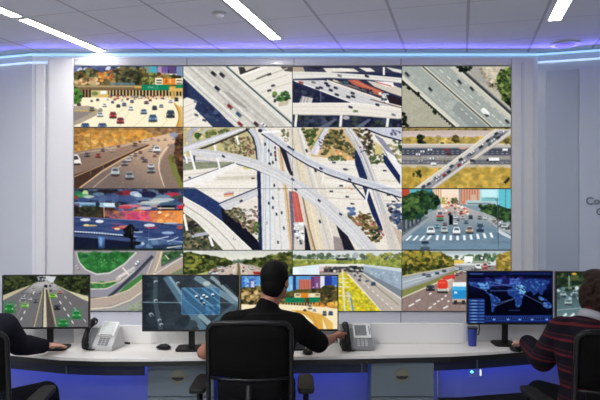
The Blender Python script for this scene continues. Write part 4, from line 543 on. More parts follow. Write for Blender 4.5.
def mat(name, col, rough=.5, metal=0., var=.06, scale=30., spec=.5, bump=0., coat=0.):
    m = bpy.data.materials.new(name); m.use_nodes = True
    nt = m.node_tree; b = nt.nodes['Principled BSDF']
    b.inputs['Roughness'].default_value = rough; b.inputs['Metallic'].default_value = metal
    b.inputs['Specular IOR Level'].default_value = spec; b.inputs['Coat Weight'].default_value = coat
    tc = nt.nodes.new('ShaderNodeTexCoord'); n = nt.nodes.new('ShaderNodeTexNoise'); n.inputs['Scale'].default_value = scale
    nt.links.new(tc.outputs['Object'], n.inputs['Vector'])
    mx = nt.nodes.new('ShaderNodeMix'); mx.data_type = 'RGBA'
    c = lin(col)
    mx.inputs['A'].default_value = tuple(max(0, v * (1 - var)) for v in c[:3]) + (1,)
    mx.inputs['B'].default_value = tuple(min(1, v * (1 + var)) for v in c[:3]) + (1,)
    nt.links.new(n.outputs['Fac'], mx.inputs['Factor']); nt.links.new(mx.outputs['Result'], b.inputs['Base Color'])
    if bump:
        bp = nt.nodes.new('ShaderNodeBump'); bp.inputs['Strength'].default_value = bump; bp.inputs['Distance'].default_value = .004
        nt.links.new(n.outputs['Fac'], bp.inputs['Height']); nt.links.new(bp.outputs['Normal'], b.inputs['Normal'])
    return m

def glow(name, col, strength):
    m = mat(name, (235, 240, 245), .5)
    b = m.node_tree.nodes['Principled BSDF']
    b.inputs['Emission Color'].default_value = tuple(col) + (1,); b.inputs['Emission Strength'].default_value = strength
    return m

def display_material(name, strength):
    m = mat(name, (2, 2, 2), .45, spec=.08)
    nt = m.node_tree; b = nt.nodes['Principled BSDF']
    a = nt.nodes.new('ShaderNodeVertexColor'); a.layer_name = 'picture'
    nt.links.new(a.outputs['Color'], b.inputs['Emission Color']); b.inputs['Emission Strength'].default_value = strength
    return m

TH = math.radians(15.5)                   # the ceiling grid stands askew to the video wall
def ceiling_material():
    m = mat('ceiling_tiles', (203, 206, 218), .75, var=.02, scale=8)
    nt = m.node_tree; b = nt.nodes['Principled BSDF']; N, L = nt.nodes.new, nt.links.new
    tc = N('ShaderNodeTexCoord'); sp = N('ShaderNodeSeparateXYZ'); L(tc.outputs['Object'], sp.inputs[0])
    def math_(op, a, bb):
        n = N('ShaderNodeMath'); n.operation = op
        for i, v in enumerate((a, bb)):
            if v is None: continue
            if isinstance(v, (int, float)): n.inputs[i].default_value = v
            else: L(v, n.inputs[i])
        return n.outputs[0]
    x, y = sp.outputs[0], sp.outputs[1]
    c, s = math.cos(TH), math.sin(TH)
    a = math_('SUBTRACT', math_('MULTIPLY', x, c), math_('MULTIPLY', y, s))      # across the rows
    d = math_('ADD', math_('MULTIPLY', x, s), math_('MULTIPLY', y, c))           # along the rows
    a0 = .942 * c - 5.29 * s; d0 = .62 * s + 4.818 * c
    def seam(v, v0, w):
        f = math_('FRACT', math_('DIVIDE', math_('SUBTRACT', v, v0 - w / 2), .55), None)
        return math_('LESS_THAN', f, w / .55)
    k = math_('MAXIMUM', seam(a, a0, .022), math_('MULTIPLY', seam(d, d0, .014), .6))
    mx = N('ShaderNodeMix'); mx.data_type = 'RGBA'
    old = b.inputs['Base Color'].links[0].from_socket
    L(k, mx.inputs['Factor']); L(old, mx.inputs['A']); mx.inputs['B'].default_value = lin((164, 163, 178)); L(mx.outputs['Result'], b.inputs['Base Color'])
    return m

def stripe_material():
    m = mat('striped_knit', (30, 24, 34), .9, var=.25, scale=160, bump=.4)
    nt = m.node_tree; b = nt.nodes['Principled BSDF']; N, L = nt.nodes.new, nt.links.new
    tc = N('ShaderNodeTexCoord'); sp = N('ShaderNodeSeparateXYZ'); L(tc.outputs['Object'], sp.inputs[0])
    w = N('ShaderNodeMath'); w.operation = 'MULTIPLY_ADD'; L(sp.outputs[2], w.inputs[0]); w.inputs[1].default_value = 12.5; w.inputs[2].default_value = .25
    f = N('ShaderNodeMath'); f.operation = 'FRACT'; L(w.outputs[0], f.inputs[0])
    r = N('ShaderNodeValToRGB'); r.color_ramp.interpolation = 'CONSTANT'
    e = r.color_ramp.elements; e[0].position = 0; e[0].color = lin((20, 17, 27)); e[1].position = .36; e[1].color = lin((84, 28, 34))
    for pos, c in ((.52, (28, 20, 30)), (.70, (58, 26, 36)), (.80, (20, 17, 27))):
        q = e.new(pos); q.color = lin(c)
    L(f.outputs[0], r.inputs[0]); L(r.outputs[0], b.inputs['Base Color'])
    return m

M = dict(
    wall=mat('gloss_white_panel', (232, 231, 234), .22, var=.02, scale=3, coat=.3),
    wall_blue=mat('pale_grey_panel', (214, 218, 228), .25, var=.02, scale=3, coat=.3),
    wall_shaded=mat('white_panel_shaded', (198, 207, 222), .25, var=.02, scale=3, coat=.3),  # right wall: weaker light on this side put into the base colour
    wall_reflection=mat('panel_reflection_tone', (178, 188, 204), .28, var=.02, scale=3, coat=.3),  # darker gloss reflection of one right wall panel, painted as base colour
    wall_low=mat('pale_lower_wall', (238, 239, 245), .35, var=.02, scale=3),
    header=mat('header_panel', (204, 202, 210), .3, var=.02, scale=4),
    seam=mat('panel_joint', (120, 122, 132), .6),
    room=mat('room_paint', (212, 213, 216), .8, var=.04, scale=12),
    carpet=mat('carpet', (186, 188, 190), .95, var=.35, scale=220, bump=.5),
    ceiling=ceiling_material(),
    led=glow('cove_led', (.26, .62, 1.0), .85),
    led_low=glow('wall_led', (.48, .70, 1.0), .85),
    led_desk=glow('desk_led', (.07, .165, 1.0), 16.0),
    tube=glow('light_diffuser', (1.0, .985, .96), 30.0), tube_far=glow('far_light_diffuser', (1.0, .985, .96), 115.0),
    added_uplight=glow('added_cove_uplight', (.10, .42, 1.0), .25),  # glow of the extra strip added to tint the ceiling
    white=mat('white_plastic', (225, 225, 224), .4, var=.02),
    bezel=mat('black_bezel', (16, 17, 19), .4, var=.1),
    bezelgrey=mat('panel_bezel', (52, 56, 62), .5, var=.1),
    bezelpale=mat('pale_panel_bezel', (150, 152, 155), .5, var=.1),
    black=mat('black_plastic', (12, 12, 14), .5, var=.15),
    satin=mat('satin_black_frame', (14, 14, 16), .32, var=.1),
    mesh=mat('chair_mesh_cloth', (6, 6, 7), .85, var=.3, scale=400, bump=.4),
    cloth=mat('seat_cloth', (8, 8, 10), .9, var=.3, scale=300, bump=.4),
    chrome=mat('dark_metal', (90, 92, 96), .3, metal=.9),
    desk=mat('white_worktop', (226, 223, 219), .4, var=.02, scale=14),
    edge=mat('dark_edge_band', (22, 22, 24), .5),
    screen=mat('pale_desk_screen', (236, 235, 234), .8, var=.05, scale=180, bump=.15),
    screengrey=mat('grey_desk_screen', (196, 198, 202), .8, var=.05, scale=180, bump=.15),
    apron=mat('navy_apron', (26, 32, 66), .6),
    blue=mat('blue_modesty_panel', (108, 118, 190), .55, var=.05, scale=6),
    ped=mat('grey_cabinet', (98, 110, 120), .5, var=.03, scale=20),
    lock=mat('grommet_metal', (116, 116, 100), .4, metal=.4),
    lockdark=mat('grommet_slot', (22, 24, 26), .6),
    cyan=glow('cyan_pilot', (.1, .9, 1.0), 2.5), pilot=glow('white_pilot', (.95, .97, 1.0), .8),
    silver=mat('silver_grey_plastic', (186, 187, 188), .4, var=.03),
    midgrey=mat('speckled_grey_plastic', (128, 130, 132), .55, var=.25, scale=260),
    lcd=mat('phone_lcd', (206, 210, 208), .25, var=.03), lcddark=mat('phone_lcd_grey', (120, 124, 124), .25, var=.5, scale=90),
    bluecup=mat('blue_plastic', (40, 58, 150), .35, var=.05),
    skin=mat('skin', (150, 100, 80), .55, var=.08, scale=40), skinpale=mat('pale_skin', (206, 156, 136), .55, var=.08, scale=40),
    shirt=mat('black_shirt', (9, 9, 10), .9, var=.25, scale=120, bump=.3), navy=mat('dark_navy_sweater', (24, 26, 35), .95, var=.3, scale=200, bump=.5),
    trousers=mat('dark_trousers', (10, 11, 18), .9, var=.2, scale=200), knit=stripe_material(), collar=mat('white_collar', (164, 164, 172), .8),
    hairblack=mat('black_hair', (8, 7, 7), .65, var=.5, scale=150, bump=.6), hairbrown=mat('brown_hair', (40, 27, 21), .6, var=.5, scale=60, bump=.8),
    shoe=mat('black_shoe', (18, 18, 18), .4), eye=mat('eye_white', (200, 196, 190), .3), iris=mat('brown_iris', (40, 26, 20), .2), lips=mat('lips', (150, 84, 76), .5),
    detector=mat('detector_plastic', (186, 186, 192), .5), brown=mat('brown_grille', (104, 88, 88), .6, var=.3, scale=120), letter=mat('grey_lettering', (112, 122, 138), .5),
    display=display_material('video_wall_picture', 1.0), display_desk=display_material('monitor_picture', .92),
)

for k_ in ('shirt', 'navy', 'trousers', 'hairblack', 'hairbrown', 'mesh', 'cloth', 'knit'): M[k_].node_tree.nodes['Principled BSDF'].inputs['Specular IOR Level'].default_value = .12
for k_ in ('black', 'satin'): M[k_].node_tree.nodes['Principled BSDF'].inputs['Specular IOR Level'].default_value = .3

# ---------------------------------------------------------------- mesh helpers
def obj(name, bm, material, parent=None, smooth=False, bevel=0.):
    me = bpy.data.meshes.new(name)
    bmesh.ops.recalc_face_normals(bm, faces=bm.faces[:])
    bm.to_mesh(me); bm.free()
    me.materials.append(material)
    if smooth: me.polygons.foreach_set('use_smooth', [True] * len(me.polygons))
    o = bpy.data.objects.new(name, me); COL.objects.link(o)
    if parent: o.parent = parent
    if bevel:
        b = o.modifiers.new('edge', 'BEVEL'); b.width = bevel; b.segments = 2; b.limit_method = 'ANGLE'
    return o

def thing(name, label, cat, loc=(0, 0, 0), rz=0., group=None):
    o = bpy.data.objects.new(name, None); COL.objects.link(o)
    o.empty_display_size = .05
    o.location = loc; o.rotation_euler = (0, 0, rz)
    return tag(o, label, cat, group)

def tag(o, label, cat, group=None):
    o['label'] = label; o['category'] = cat
    if group: o['group'] = group
    return o

def struct(name, bm, material, parent=None, **k):
    o = obj(name, bm, material, parent, **k); o['kind'] = 'structure'; return o

def B(): return bmesh.new()

def box(bm, x0, x1, y0, y1, z0, z1, mtx=None):
    vs = [bm.verts.new(Vector(c)) for c in ((x0, y0, z0), (x1, y0, z0), (x1, y1, z0), (x0, y1, z0), (x0, y0, z1), (x1, y0, z1), (x1, y1, z1), (x0, y1, z1))]
    if mtx is not None:
        for v in vs: v.co = mtx @ v.co
    for f in ((0, 1, 2, 3), (4, 5, 6, 7), (0, 1, 5, 4), (1, 2, 6, 5), (2, 3, 7, 6), (3, 0, 4, 7)): bm.faces.new([vs[i] for i in f])
    return bm

def prism(bm, pts, d, mtx=None):
    """outline pts (3D, planar) pushed along d"""
    d = Vector(d); a = [Vector(p) for p in pts]; b = [p + d for p in a]
    if mtx is not None: a = [mtx @ p for p in a]; b = [mtx @ p for p in b]
    va = [bm.verts.new(p) for p in a]; vb = [bm.verts.new(p) for p in b]
    bm.faces.new(va); bm.faces.new(vb[::-1])
    for i in range(len(va)): bm.faces.new([va[i - 1], va[i], vb[i], vb[i - 1]])
    return bm

def loft(bm, rings, n=20):
    rows = []
    for c, R, Fw in rings:
        c, R, Fw = Vector(c), Vector(R), Vector(Fw)
        rows.append([bm.verts.new(c + R * math.cos(2 * math.pi * i / n) + Fw * math.sin(2 * math.pi * i / n)) for i in range(n)])
    for a, b in zip(rows, rows[1:]):
        for i in range(n): bm.faces.new([a[i - 1], a[i], b[i], b[i - 1]])
    bm.faces.new(rows[0]); bm.faces.new(rows[-1][::-1])
    return bm

def frame_of(d):
    d = d.normalized(); up = Vector((0, 0, 1)) if abs(d.z) < .9 else Vector((1, 0, 0))
    r = d.cross(up).normalized(); return r, r.cross(d).normalized()

def tube(bm, pts, rad, n=12, flat=1.0):
    """round bar through pts; rad one number or one per point"""
    P = [Vector(p) for p in pts]; rs = rad if isinstance(rad, (list, tuple)) else [rad] * len(P)
    rings = []; r0 = None
    for i, p in enumerate(P):
        d = (P[min(i + 1, len(P) - 1)] - P[max(i - 1, 0)]).normalized()
        if r0 is None: r, u = frame_of(d)
        else:
            r = (r0 - d * r0.dot(d)).normalized(); u = r.cross(d).normalized()
        r0 = r
        rings.append((p, r * rs[i], u * rs[i] * flat))
    return loft(bm, rings, n)

def ball(bm, c, r, rot=None, seg=20):
    if isinstance(r, (int, float)): r = (r, r, r)
    m = Matrix.Translation(Vector(c)) @ (rot.to_4x4() if rot is not None else Matrix.Identity(4)) @ Matrix.Diagonal((*r, 1))
    bmesh.ops.create_uvsphere(bm, u_segments=seg, v_segments=seg // 2 + 2, radius=1, matrix=m)
    return bm

def disc(bm, c, axis, r, h, n=28):
    """short cylinder centred on c along axis"""
    a = Vector(axis).normalized(); c = Vector(c); x, y = frame_of(a)
    return loft(bm, [(c - a * h / 2, x * r, y * r), (c + a * h / 2, x * r, y * r)], n)

def limb(bm, pts, rad):
    P = [Vector(p) for p in pts]
    for a, b, ra, rb in zip(P, P[1:], rad, rad[1:]):
        x, y = frame_of(b - a); loft(bm, [(a, x * ra, y * ra), (b, x * rb, y * rb)], 16)
    for p, r in zip(P, rad): ball(bm, p, r * 1.0, seg=16)
    return bm

def rounded(w, h, r, n=5):
    """outline of a rounded rectangle centred on 0 in x, z"""
    out = []
    for cx, cz, a0 in ((w / 2 - r, h / 2 - r, 0), (-w / 2 + r, h / 2 - r, 90), (-w / 2 + r, -h / 2 + r, 180), (w / 2 - r, -h / 2 + r, 270)):
        for i in range(n + 1):
            a = math.radians(a0 + 90 * i / n); out.append((cx + r * math.cos(a), cz + r * math.sin(a)))
    return out

def fuse(name, bm, material, parent=None, voxel=.006, smooth=6, base=(0, 0, 0)):
    """overlapping closed shapes grown into ONE continuous skin"""
    bmesh.ops.translate(bm, verts=bm.verts[:], vec=-Vector(base))
    bmesh.ops.recalc_face_normals(bm, faces=bm.faces[:])
    me = bpy.data.meshes.new('tmp'); bm.to_mesh(me); bm.free()
    t = bpy.data.objects.new('tmp', me); COL.objects.link(t)
    r = t.modifiers.new('r', 'REMESH'); r.mode = 'VOXEL'; r.voxel_size = voxel
    s = t.modifiers.new('s', 'SMOOTH'); s.factor = .5; s.iterations = smooth
    dg = bpy.context.evaluated_depsgraph_get(); dg.update()
    new = bpy.data.meshes.new_from_object(t.evaluated_get(dg)); new.name = name
    bpy.data.objects.remove(t); bpy.data.meshes.remove(me)
    new.materials.clear(); new.materials.append(material)
    new.polygons.foreach_set('use_smooth', [True] * len(new.polygons))
    o = bpy.data.objects.new(name, new); COL.objects.link(o)
    if parent: o.parent = parent
    return o

def picture(name, rgb, w, h, y, material, parent, yaw=0.):
    """lit display face, w x h, standing in x-z at depth y; rgb rows run from the top"""
    ny, nx = rgb.shape[:2]
    X, Z = np.meshgrid(np.linspace(-w / 2, w / 2, nx), np.linspace(h / 2, -h / 2, ny))
    co = np.stack([X, np.full_like(X, y), Z], -1).reshape(-1, 3).astype(np.float32)
    i = np.arange(ny * nx).reshape(ny, nx)
    q = np.stack([i[:-1, :-1], i[1:, :-1], i[1:, 1:], i[:-1, 1:]], -1).reshape(-1, 4)
    me = bpy.data.meshes.new(name)
    me.vertices.add(len(co)); me.vertices.foreach_set('co', co.ravel())
    me.loops.add(q.size); me.loops.foreach_set('vertex_index', q.ravel().astype(np.int32))
    me.polygons.add(len(q)); me.polygons.foreach_set('loop_start', np.arange(0, q.size, 4, dtype=np.int32))
    me.update(calc_edges=True); me.validate()
    at_ = me.color_attributes.new('picture', 'BYTE_COLOR', 'POINT')
    c = np.concatenate([rgb.reshape(-1, 3) / 255., np.ones((len(co), 1))], 1).astype(np.float32)
    at_.data.foreach_set('color_srgb', c.ravel())
    me.materials.append(material)
    o = bpy.data.objects.new(name, me); COL.objects.link(o); o.parent = parent
    return o

# ---------------------------------------------------------------- the room
CEIL = 3.106
WF = 5.47                                   # plane of the front wall
xl, xr = at(32, 0, WF).x, at(538, 0, WF).x
TW = math.radians(17.5)
dl, dr = Vector((-math.cos(TW), math.sin(TW), 0)), Vector((math.cos(TW), -math.sin(TW), 0))
L0, R0 = Vector((xl, WF, 0)), Vector((xr, WF, 0))
LE = L0 + dl * ((4.6 + xl) / math.cos(TW)); RE = R0 + dr * ((4.4 - xr) / math.cos(TW))
def wall_slab(a, b, z0, z1, t, out):         # upright slab from a to b, thickness t away from the room
    n = Vector((-(b - a).y, (b - a).x, 0)).normalized()
    if n.dot(Vector(out)) < 0: n = -n
    return prism(B(), [Vector((a.x, a.y, z0)), Vector((b.x, b.y, z0)), Vector((b.x, b.y, z1)), Vector((a.x, a.y, z1))], n * t)

struct('floor', box(B(), -4.7, 4.6, -3.1, 6.4, -.1, 0), M['carpet'])
struct('ceiling', box(B(), -4.7, 4.6, -3.1, 6.4, CEIL, CEIL + .1), M['ceiling'])
struct('wall_rear', box(B(), -4.7, 4.6, -3.1, -3.0, 0, CEIL), M['room'])
struct('wall_left', box(B(), -4.7, -4.6, -3.0, LE.y, 0, CEIL), M['room'])
struct('wall_right', box(B(), 4.4, 4.5, -3.0, RE.y, 0, CEIL), M['room'])
struct('wall_front', box(B(), xl, xr, WF, WF + .12, 0, CEIL), M['wall_low'])
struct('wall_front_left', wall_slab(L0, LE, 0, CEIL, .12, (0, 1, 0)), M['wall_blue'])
def on_right(s): return R0 + dr * s
def right_s(px):                             # distance along the right hand wall seen at px
    k = (px - 300) / F
    return (k * R0.y - R0.x) / (dr.x - k * dr.y)
s1, s2 = right_s(546), right_s(579)
send = (RE - R0).length
struct('wall_front_right', wall_slab(R0, RE, 0, CEIL, .12, (0, 1, 0)), M['wall_shaded'])
n_r = Vector((-dr.y, dr.x, 0)); n_r = n_r if n_r.y < 0 else -n_r
def cladding(a, b, t): return wall_slab(on_right(a) , on_right(b), .1, 2.92, t, n_r)
struct('trim_1', cladding(s1, s2 - .006, .012), M['wall_reflection'], bevel=.004)
struct('trim_2', cladding(s2, send - .05, .022), M['wall_shaded'], bevel=.004)

# surround of the video wall: a frame standing a little proud, with rounded outer edges
YS = 5.41
def X(px, Y=YS): return (px - 300) * Y / F
def Z(py, Y=YS): return CAMZ - (py - 200) * Y / F
bm = B()
vx0, vx1, vz0, vz1 = X(73.6), X(511.4), Z(312), Z(65.6)
for x0, x1, z0, z1 in ((X(48), vx0, .0, Z(57.5)), (vx1, X(534), .0, Z(57.5)), (vx0, vx1, vz1, Z(57.5))): box(bm, x0, x1, YS, WF - .001, z0, z1)
struct('trim_3', bm, M['wall'], bevel=.012)
struct('trim_4', box(B(), X(521), X(524), YS - .008, YS - .001, .1, Z(62)), M['wall_blue'])
struct('trim_5', box(B(), X(33), X(44), WF - .03, WF - .001, .05, Z(64, WF)), M['wall'], bevel=.014)
struct('trim_6', box(B(), vx0 + .001, vx1 - .001, YS + .012, WF - .001, .02, vz0), M['wall_low'])
bm = B()
for px in (187, 294, 401): box(bm, X(px) - .003, X(px) + .003, YS - .002, YS - .0005, vz1 + .002, Z(58.5))
struct('trim_7', bm, M['seam'])
bm = B()
for px in (187, 294, 401): box(bm, X(px) - .003, X(px) + .003, YS + .009, YS + .0115, .1, vz0 - .002)
struct('trim_8', bm, M['seam'])

# cove lighting: an upper line along the ceiling, a lower one on the side walls only
def run(a, b, z0, z1, depth):
    d = (b - a).normalized(); n = Vector((-d.y, d.x, 0)); n = n if n.y < 0 else -n
    o = n * .0015
    return prism(B(), [Vector((a.x, a.y, z0)) + o, Vector((b.x, b.y, z0)) + o, Vector((b.x, b.y, z1)) + o, Vector((a.x, a.y, z1)) + o], n * depth)
zu0, zu1 = Z(55.4, WF), Z(54.1, WF)
def cove(label, segs):
    r = thing('cove_light', label, 'light', (0, 0, 0))
    for bm_, m_, nm in segs: obj(nm, bm_, m_, r)
    return r
def uplit(r, a, b):
    d = (b - a).normalized(); n = Vector((-d.y, d.x, 0)); n = n if n.y < 0 else -n
    q = [Vector((p.x, p.y, zu1 + .0002)) + n * k for p, k in ((a, .003), (b, .003), (b, .019), (a, .019))]
    obj('added_uplight_strip', prism(B(), q, (0, 0, .0006)), M['added_uplight'], r)  # unseen emitter added on top of the visible strip for the ceiling glow
uplit(cove('thin blue cove light line above the video wall header', [(run(L0, R0, zu0, zu1, .022), M['led'], 'light_strip')]), L0, R0)
uplit(cove('thin blue cove light line at the ceiling over the left wall', [(run(LE, L0, zu0, zu1, .022), M['led'], 'light_strip')]), LE, L0)
uplit(cove('thin blue cove light line at the ceiling over the lettered right wall', [(run(R0 + dr * .001, RE, zu0, zu1, .022), M['led'], 'light_strip')]), R0, RE)
zl0, zl1 = Z(63.4, WF), Z(62.1, WF)
cove('lower pale light line on the left wall, below the blue cove line', [(run(LE, L0, zl0, zl1, .02), M['led_low'], 'light_strip'), (run(L0 + Vector((.002, 0, 0)), Vector((X(47.5, WF), WF, 0)), zl0, zl1, .012), M['led_low'], 'light_strip')])
cove('lower pale light line on the lettered right wall, below the blue cove line', [(run(R0 + dr * .001, RE, zl0, zl1, .024), M['led_low'], 'light_strip')])

def washer(a, b, name, power):               # unseen lamps added along the cove to wash the ceiling violet
    d = (b - a).normalized(); n = Vector((-d.y, d.x, 0)); n = n if n.y < 0 else -n
    la = bpy.data.lights.new(name, 'AREA'); la.shape = 'RECTANGLE'; la.size = (b - a).length; la.size_y = .012
    la.color = (.16, .13, 1.0); la.energy = power * (b - a).length; la.spread = math.radians(56)
    o = bpy.data.objects.new(name, la); COL.objects.link(o)
    z = (n * math.cos(math.radians(16)) + Vector((0, 0, 1)) * math.sin(math.radians(16))).normalized()   # beam direction
    x = d; y = (-z).cross(x).normalized(); m = Matrix((x, y, -z)).transposed().to_4x4()
    m.translation = (a + b) / 2 + n * .075 + Vector((0, 0, zu0 - .012)); o.matrix_world = m
    return o
for a, b in ((L0, R0), (LE, L0), (R0, RE)): washer(a, b, 'added_cove_washer', .75)

# ---------------------------------------------------------------- ceiling lights
KC = (CEIL - CAMZ) * F
ux, uy = Vector((math.cos(TH), -math.sin(TH), 0)), Vector((math.sin(TH), math.cos(TH), 0))
def ceiling_light(end, length, label, w=.088, m='tube'):
    c = Vector((end[0], end[1], CEIL)) - uy * length / 2
    r = thing('ceiling_light', label, 'ceiling light', c, -TH, 'slim white light bars in the ceiling')
    bm = B()
    for x0, x1, y0, y1 in ((-w / 2 - .008, -w / 2, -length / 2, length / 2), (w / 2, w / 2 + .008, -length / 2, length / 2), (-w / 2 - .008, w / 2 + .008, length / 2, length / 2 + .008), (-w / 2 - .008, w / 2 + .008, -length / 2 - .008, -length / 2)):
        box(bm, x0, x1, y0, y1, -.012, -.0005)
    obj('frame', bm, M['white'], r)
    obj('diffuser', box(B(), -w / 2, w / 2, -length / 2, length / 2, -.009, -.0008), M[m], r)
def pc(px, py): Y = KC / (200 - py); return ((px - 300) * Y / F, Y)
e1 = pc(101.5, 50.5); 
ceiling_light(e1, 1.0, 'long white ceiling light bar over the left end of the video wall')
e1b = (e1[0] - uy.x * 1.065, e1[1] - uy.y * 1.065)
ceiling_light(e1b, 1.0, 'white ceiling light bar cut by the top left corner of the picture')
e2 = pc(276, 38)
ceiling_light(e2, 1.2, 'white ceiling light bar above the middle of the video wall')
e3 = pc(554.5, 19)
ceiling_light(e3, 1.2, 'short looking white ceiling light bar over the right end of the video wall')
# the rows run on over the rest of the room
def further(e, d, length=1.2):
    return ceiling_light((e[0] - uy.x * d, e[1] - uy.y * d), length, 'white ceiling light bar of the rows behind the camera', m='tube_far')
for e, ds in ((e1, (2.7, 5.4)), (e2, (2.6, 5.2)), (e3, (4.8,))):
    for d in ds: further(e, d)

x, y = pc(219.5, 13)
t = thing('smoke_detector', 'small flat round detector on the ceiling between two light bars', 'detector', (x, y, CEIL))
obj('base', disc(B(), (0, 0, -.006), (0, 0, 1), .052, .011), M['detector'], t, smooth=False)
obj('sensor_cap', loft(B(), [((0, 0, -.012), (.038, 0, 0), (0, .038, 0)), ((0, 0, -.026), (.03, 0, 0), (0, .03, 0)), ((0, 0, -.03), (.016, 0, 0), (0, .016, 0))], 24), M['white'], t, smooth=True)
x, y = pc(565, 44)
t = thing('ceiling_speaker', 'round brownish recessed ceiling speaker near the right wall', 'ceiling speaker', (x, y, CEIL))
bm = B()
for i in range(32):
    a0, a1 = 2 * math.pi * i / 32, 2 * math.pi * (i + 1) / 32
    q = [(r * math.cos(a), r * math.sin(a), z) for a in (a0, a1) for r, z in ((.085, -.001), (.085, -.012), (.125, -.008), (.125, -.001))]
    v = [bm.verts.new(c) for c in q]
    for k in range(3): bm.faces.new([v[k], v[k + 1], v[k + 5], v[k + 4]])
bmesh.ops.remove_doubles(bm, verts=bm.verts[:], dist=1e-5)
obj('rim', bm, M['detector'], t); obj('grille', disc(B(), (0, 0, -.005), (0, 0, 1), .0845, .008), M['brown'], t)

# lettering on the right wall
t = thing('wall_lettering', 'grey raised lettering on the white right wall, cut by the frame', 'lettering', (0, 0, 0))
def letters(txt, px, py_base, size):
    cu = bpy.data.curves.new('t', 'FONT'); cu.body = txt; cu.size = size; cu.extrude = .004; cu.offset = .0012
    o = bpy.data.objects.new('t', cu); COL.objects.link(o)
    dg = bpy.context.evaluated_depsgraph_get(); dg.update()
    me = bpy.data.meshes.new_from_object(o.evaluated_get(dg)); bpy.data.objects.remove(o)
    me.name = 'lettering_line'; me.materials.clear(); me.materials.append(M['letter'])
    w = bpy.data.objects.new('lettering_line', me); COL.objects.link(w); w.parent = t
    p = on_right(right_s(px)) + n_r * .0275; Y = p.y
    w.location = (p.x, p.y, CAMZ - (py_base - 200) * Y / F); w.rotation_euler = (math.pi / 2, 0, -TW)
letters('Co', 585.2, 204.4, .094); letters('C', 595.4, 215.2, .094)

# ---------------------------------------------------------------- the video wall: 16 panels
ROWS = [[city_freeway, flyover_diagonal, crossing_ramps, motorway_overhead], [autumn_motorway, None, None, overpass_motorway],
        [night_interchange, None, None, city_crosswalk], [cloverleaf, forest_motorway, tunnel_motorway, truck_motorway]]
WHAT = [['daytime city freeway with green signs and a cream road', 'pale diagonal flyover with red cars seen from above', 'crossing concrete ramps over dark shadow, top row', 'grey motorway with a white van seen from above'],
        ['hazy orange autumn motorway with oncoming cars', 'upper left quarter of the big interchange picture', 'upper right quarter of the big interchange picture', 'grassy motorway crossed by a diagonal overpass'],
        ['blurred blue and red evening interchange', 'lower left quarter of the big interchange picture', 'lower right quarter of the big interchange picture', 'city street with cars waiting at a zebra crossing'],
        ['green cloverleaf ramps, bottom row', 'wooded motorway behind the head of the person in black', 'yellow flower verge leading into a tunnel mouth', 'red tanker and blue lorry on a motorway']]
BIG = big_interchange()
cw, ch = (X(511) - X(74)) / 4, (Z(66) - Z(311.4)) / 4
for r in range(4):
    for c in range(4):
        f = ROWS[r][c]
        rgb = f() if f else BIG[(r - 1) * 124:r * 124, (c - 1) * 220:c * 220]
        cx, cz = X(74) + cw * (c + .5), Z(66) - ch * (r + .5)
        t = thing('video_wall_panel', 'video wall screen showing ' + WHAT[r][c] if f else 'middle video wall screen showing ' + WHAT[r][c], 'video screen', (cx, YS, cz), 0, 'video wall screens')
        obj('housing', box(B(), -cw / 2 + .0004, cw / 2 - .0004, -.004, .0105, -ch / 2 + .0004, ch / 2 - .0004), M['bezel' if r == 3 else 'bezelgrey' if f else 'bezelpale'], t)
        picture('display', rgb, cw - (.003 if not f else .006), ch - (.005 if not f else .010), -.0046, M['display'], t)

# ---------------------------------------------------------------- the desk
DZ = .72
def D(px, py): k = (CAMZ - DZ) * F / (py - 200); return Vector(((px - 300) * k / F, k, DZ))
front = [D(*p) for p in ((-160, 347), (-60, 349.5), (0, 351.5), (30, 354.3), (60, 357), (100, 358.3), (150, 358.3), (200, 357.6), (250, 357), (300, 356.5), (370, 355.5), (450, 353.6), (490, 351.5), (527, 348.8), (560, 346.4), (600, 344), (700, 340))]
back = [D(*p) for p in ((-160, 339.6), (-40, 341.6), (60, 341.8), (200, 342), (330, 342), (455, 341.6), (480, 340), (520, 338), (600, 335), (700, 332))]
desk = thing('control_desk', 'long curved white control desk with a dark edge in front of the video wall', 'desk', (0, 0, 0))
T = .022
obj('worktop', prism(B(), [p.copy() for p in front] + [p.copy() for p in back[::-1]], (0, 0, -T)), M['desk'], desk, bevel=.003)
def strip(pts, off, t, z0, z1):               # upright band along a line of points, pushed back by off
    bm = B(); P = [Vector((p.x, p.y, 0)) for p in pts]; rows = []
    for i, p in enumerate(P):
        d = (P[min(i + 1, len(P) - 1)] - P[max(0, i - 1)]).normalized(); n = Vector((-d.y, d.x, 0)); n = n if n.y > 0 else -n
        a, b = p + n * off, p + n * (off + t)
        rows.append([bm.verts.new((q.x, q.y, z)) for q, z in ((a, z0), (a, z1), (b, z1), (b, z0))])
    for a, b in zip(rows, rows[1:]):
        for i in range(4): bm.faces.new([a[i - 1], a[i], b[i], b[i - 1]])
    bm.faces.new(rows[0]); bm.faces.new(rows[-1][::-1])
    return bm
o = obj('edge_band', strip(front, .002, .03, DZ - T - .030, DZ - T - .0004), M['edge'], desk); o['label'] = 'dark under-edge of the worktop'
def between(x0, x1):                          # the run of the front edge between two x
    def on(x):
        for a, b in zip(front, front[1:]):
            if a.x <= x <= b.x: return a.lerp(b, (x - a.x) / (b.x - a.x))
    return [on(x0)] + [p for p in front if x0 + .02 < p.x < x1 - .02] + [on(x1)]
PX0, PX1, PX2, PX3 = (X(p, 3.80) for p in (147.5, 214, 371, 434))
for a, b, w_ in ((front[0].x, PX0 - .012, 'left of the cabinets'), (PX1 + .012, PX2 - .012, 'between the cabinets'), (PX3 + .012, front[-1].x, 'right of the cabinets')):
    o = obj('apron', strip(between(a, b), .07, .018, DZ - T - .108, DZ - T - .0006), M['apron'], desk); o['label'] = 'narrow navy board under the worktop ' + w_
bl = [p for p in back if p.x < D(420, 342).x] + [D(434, 341.7)]; br = [D(435, 341.7)] + [p for p in back if p.x > D(446, 343).x]
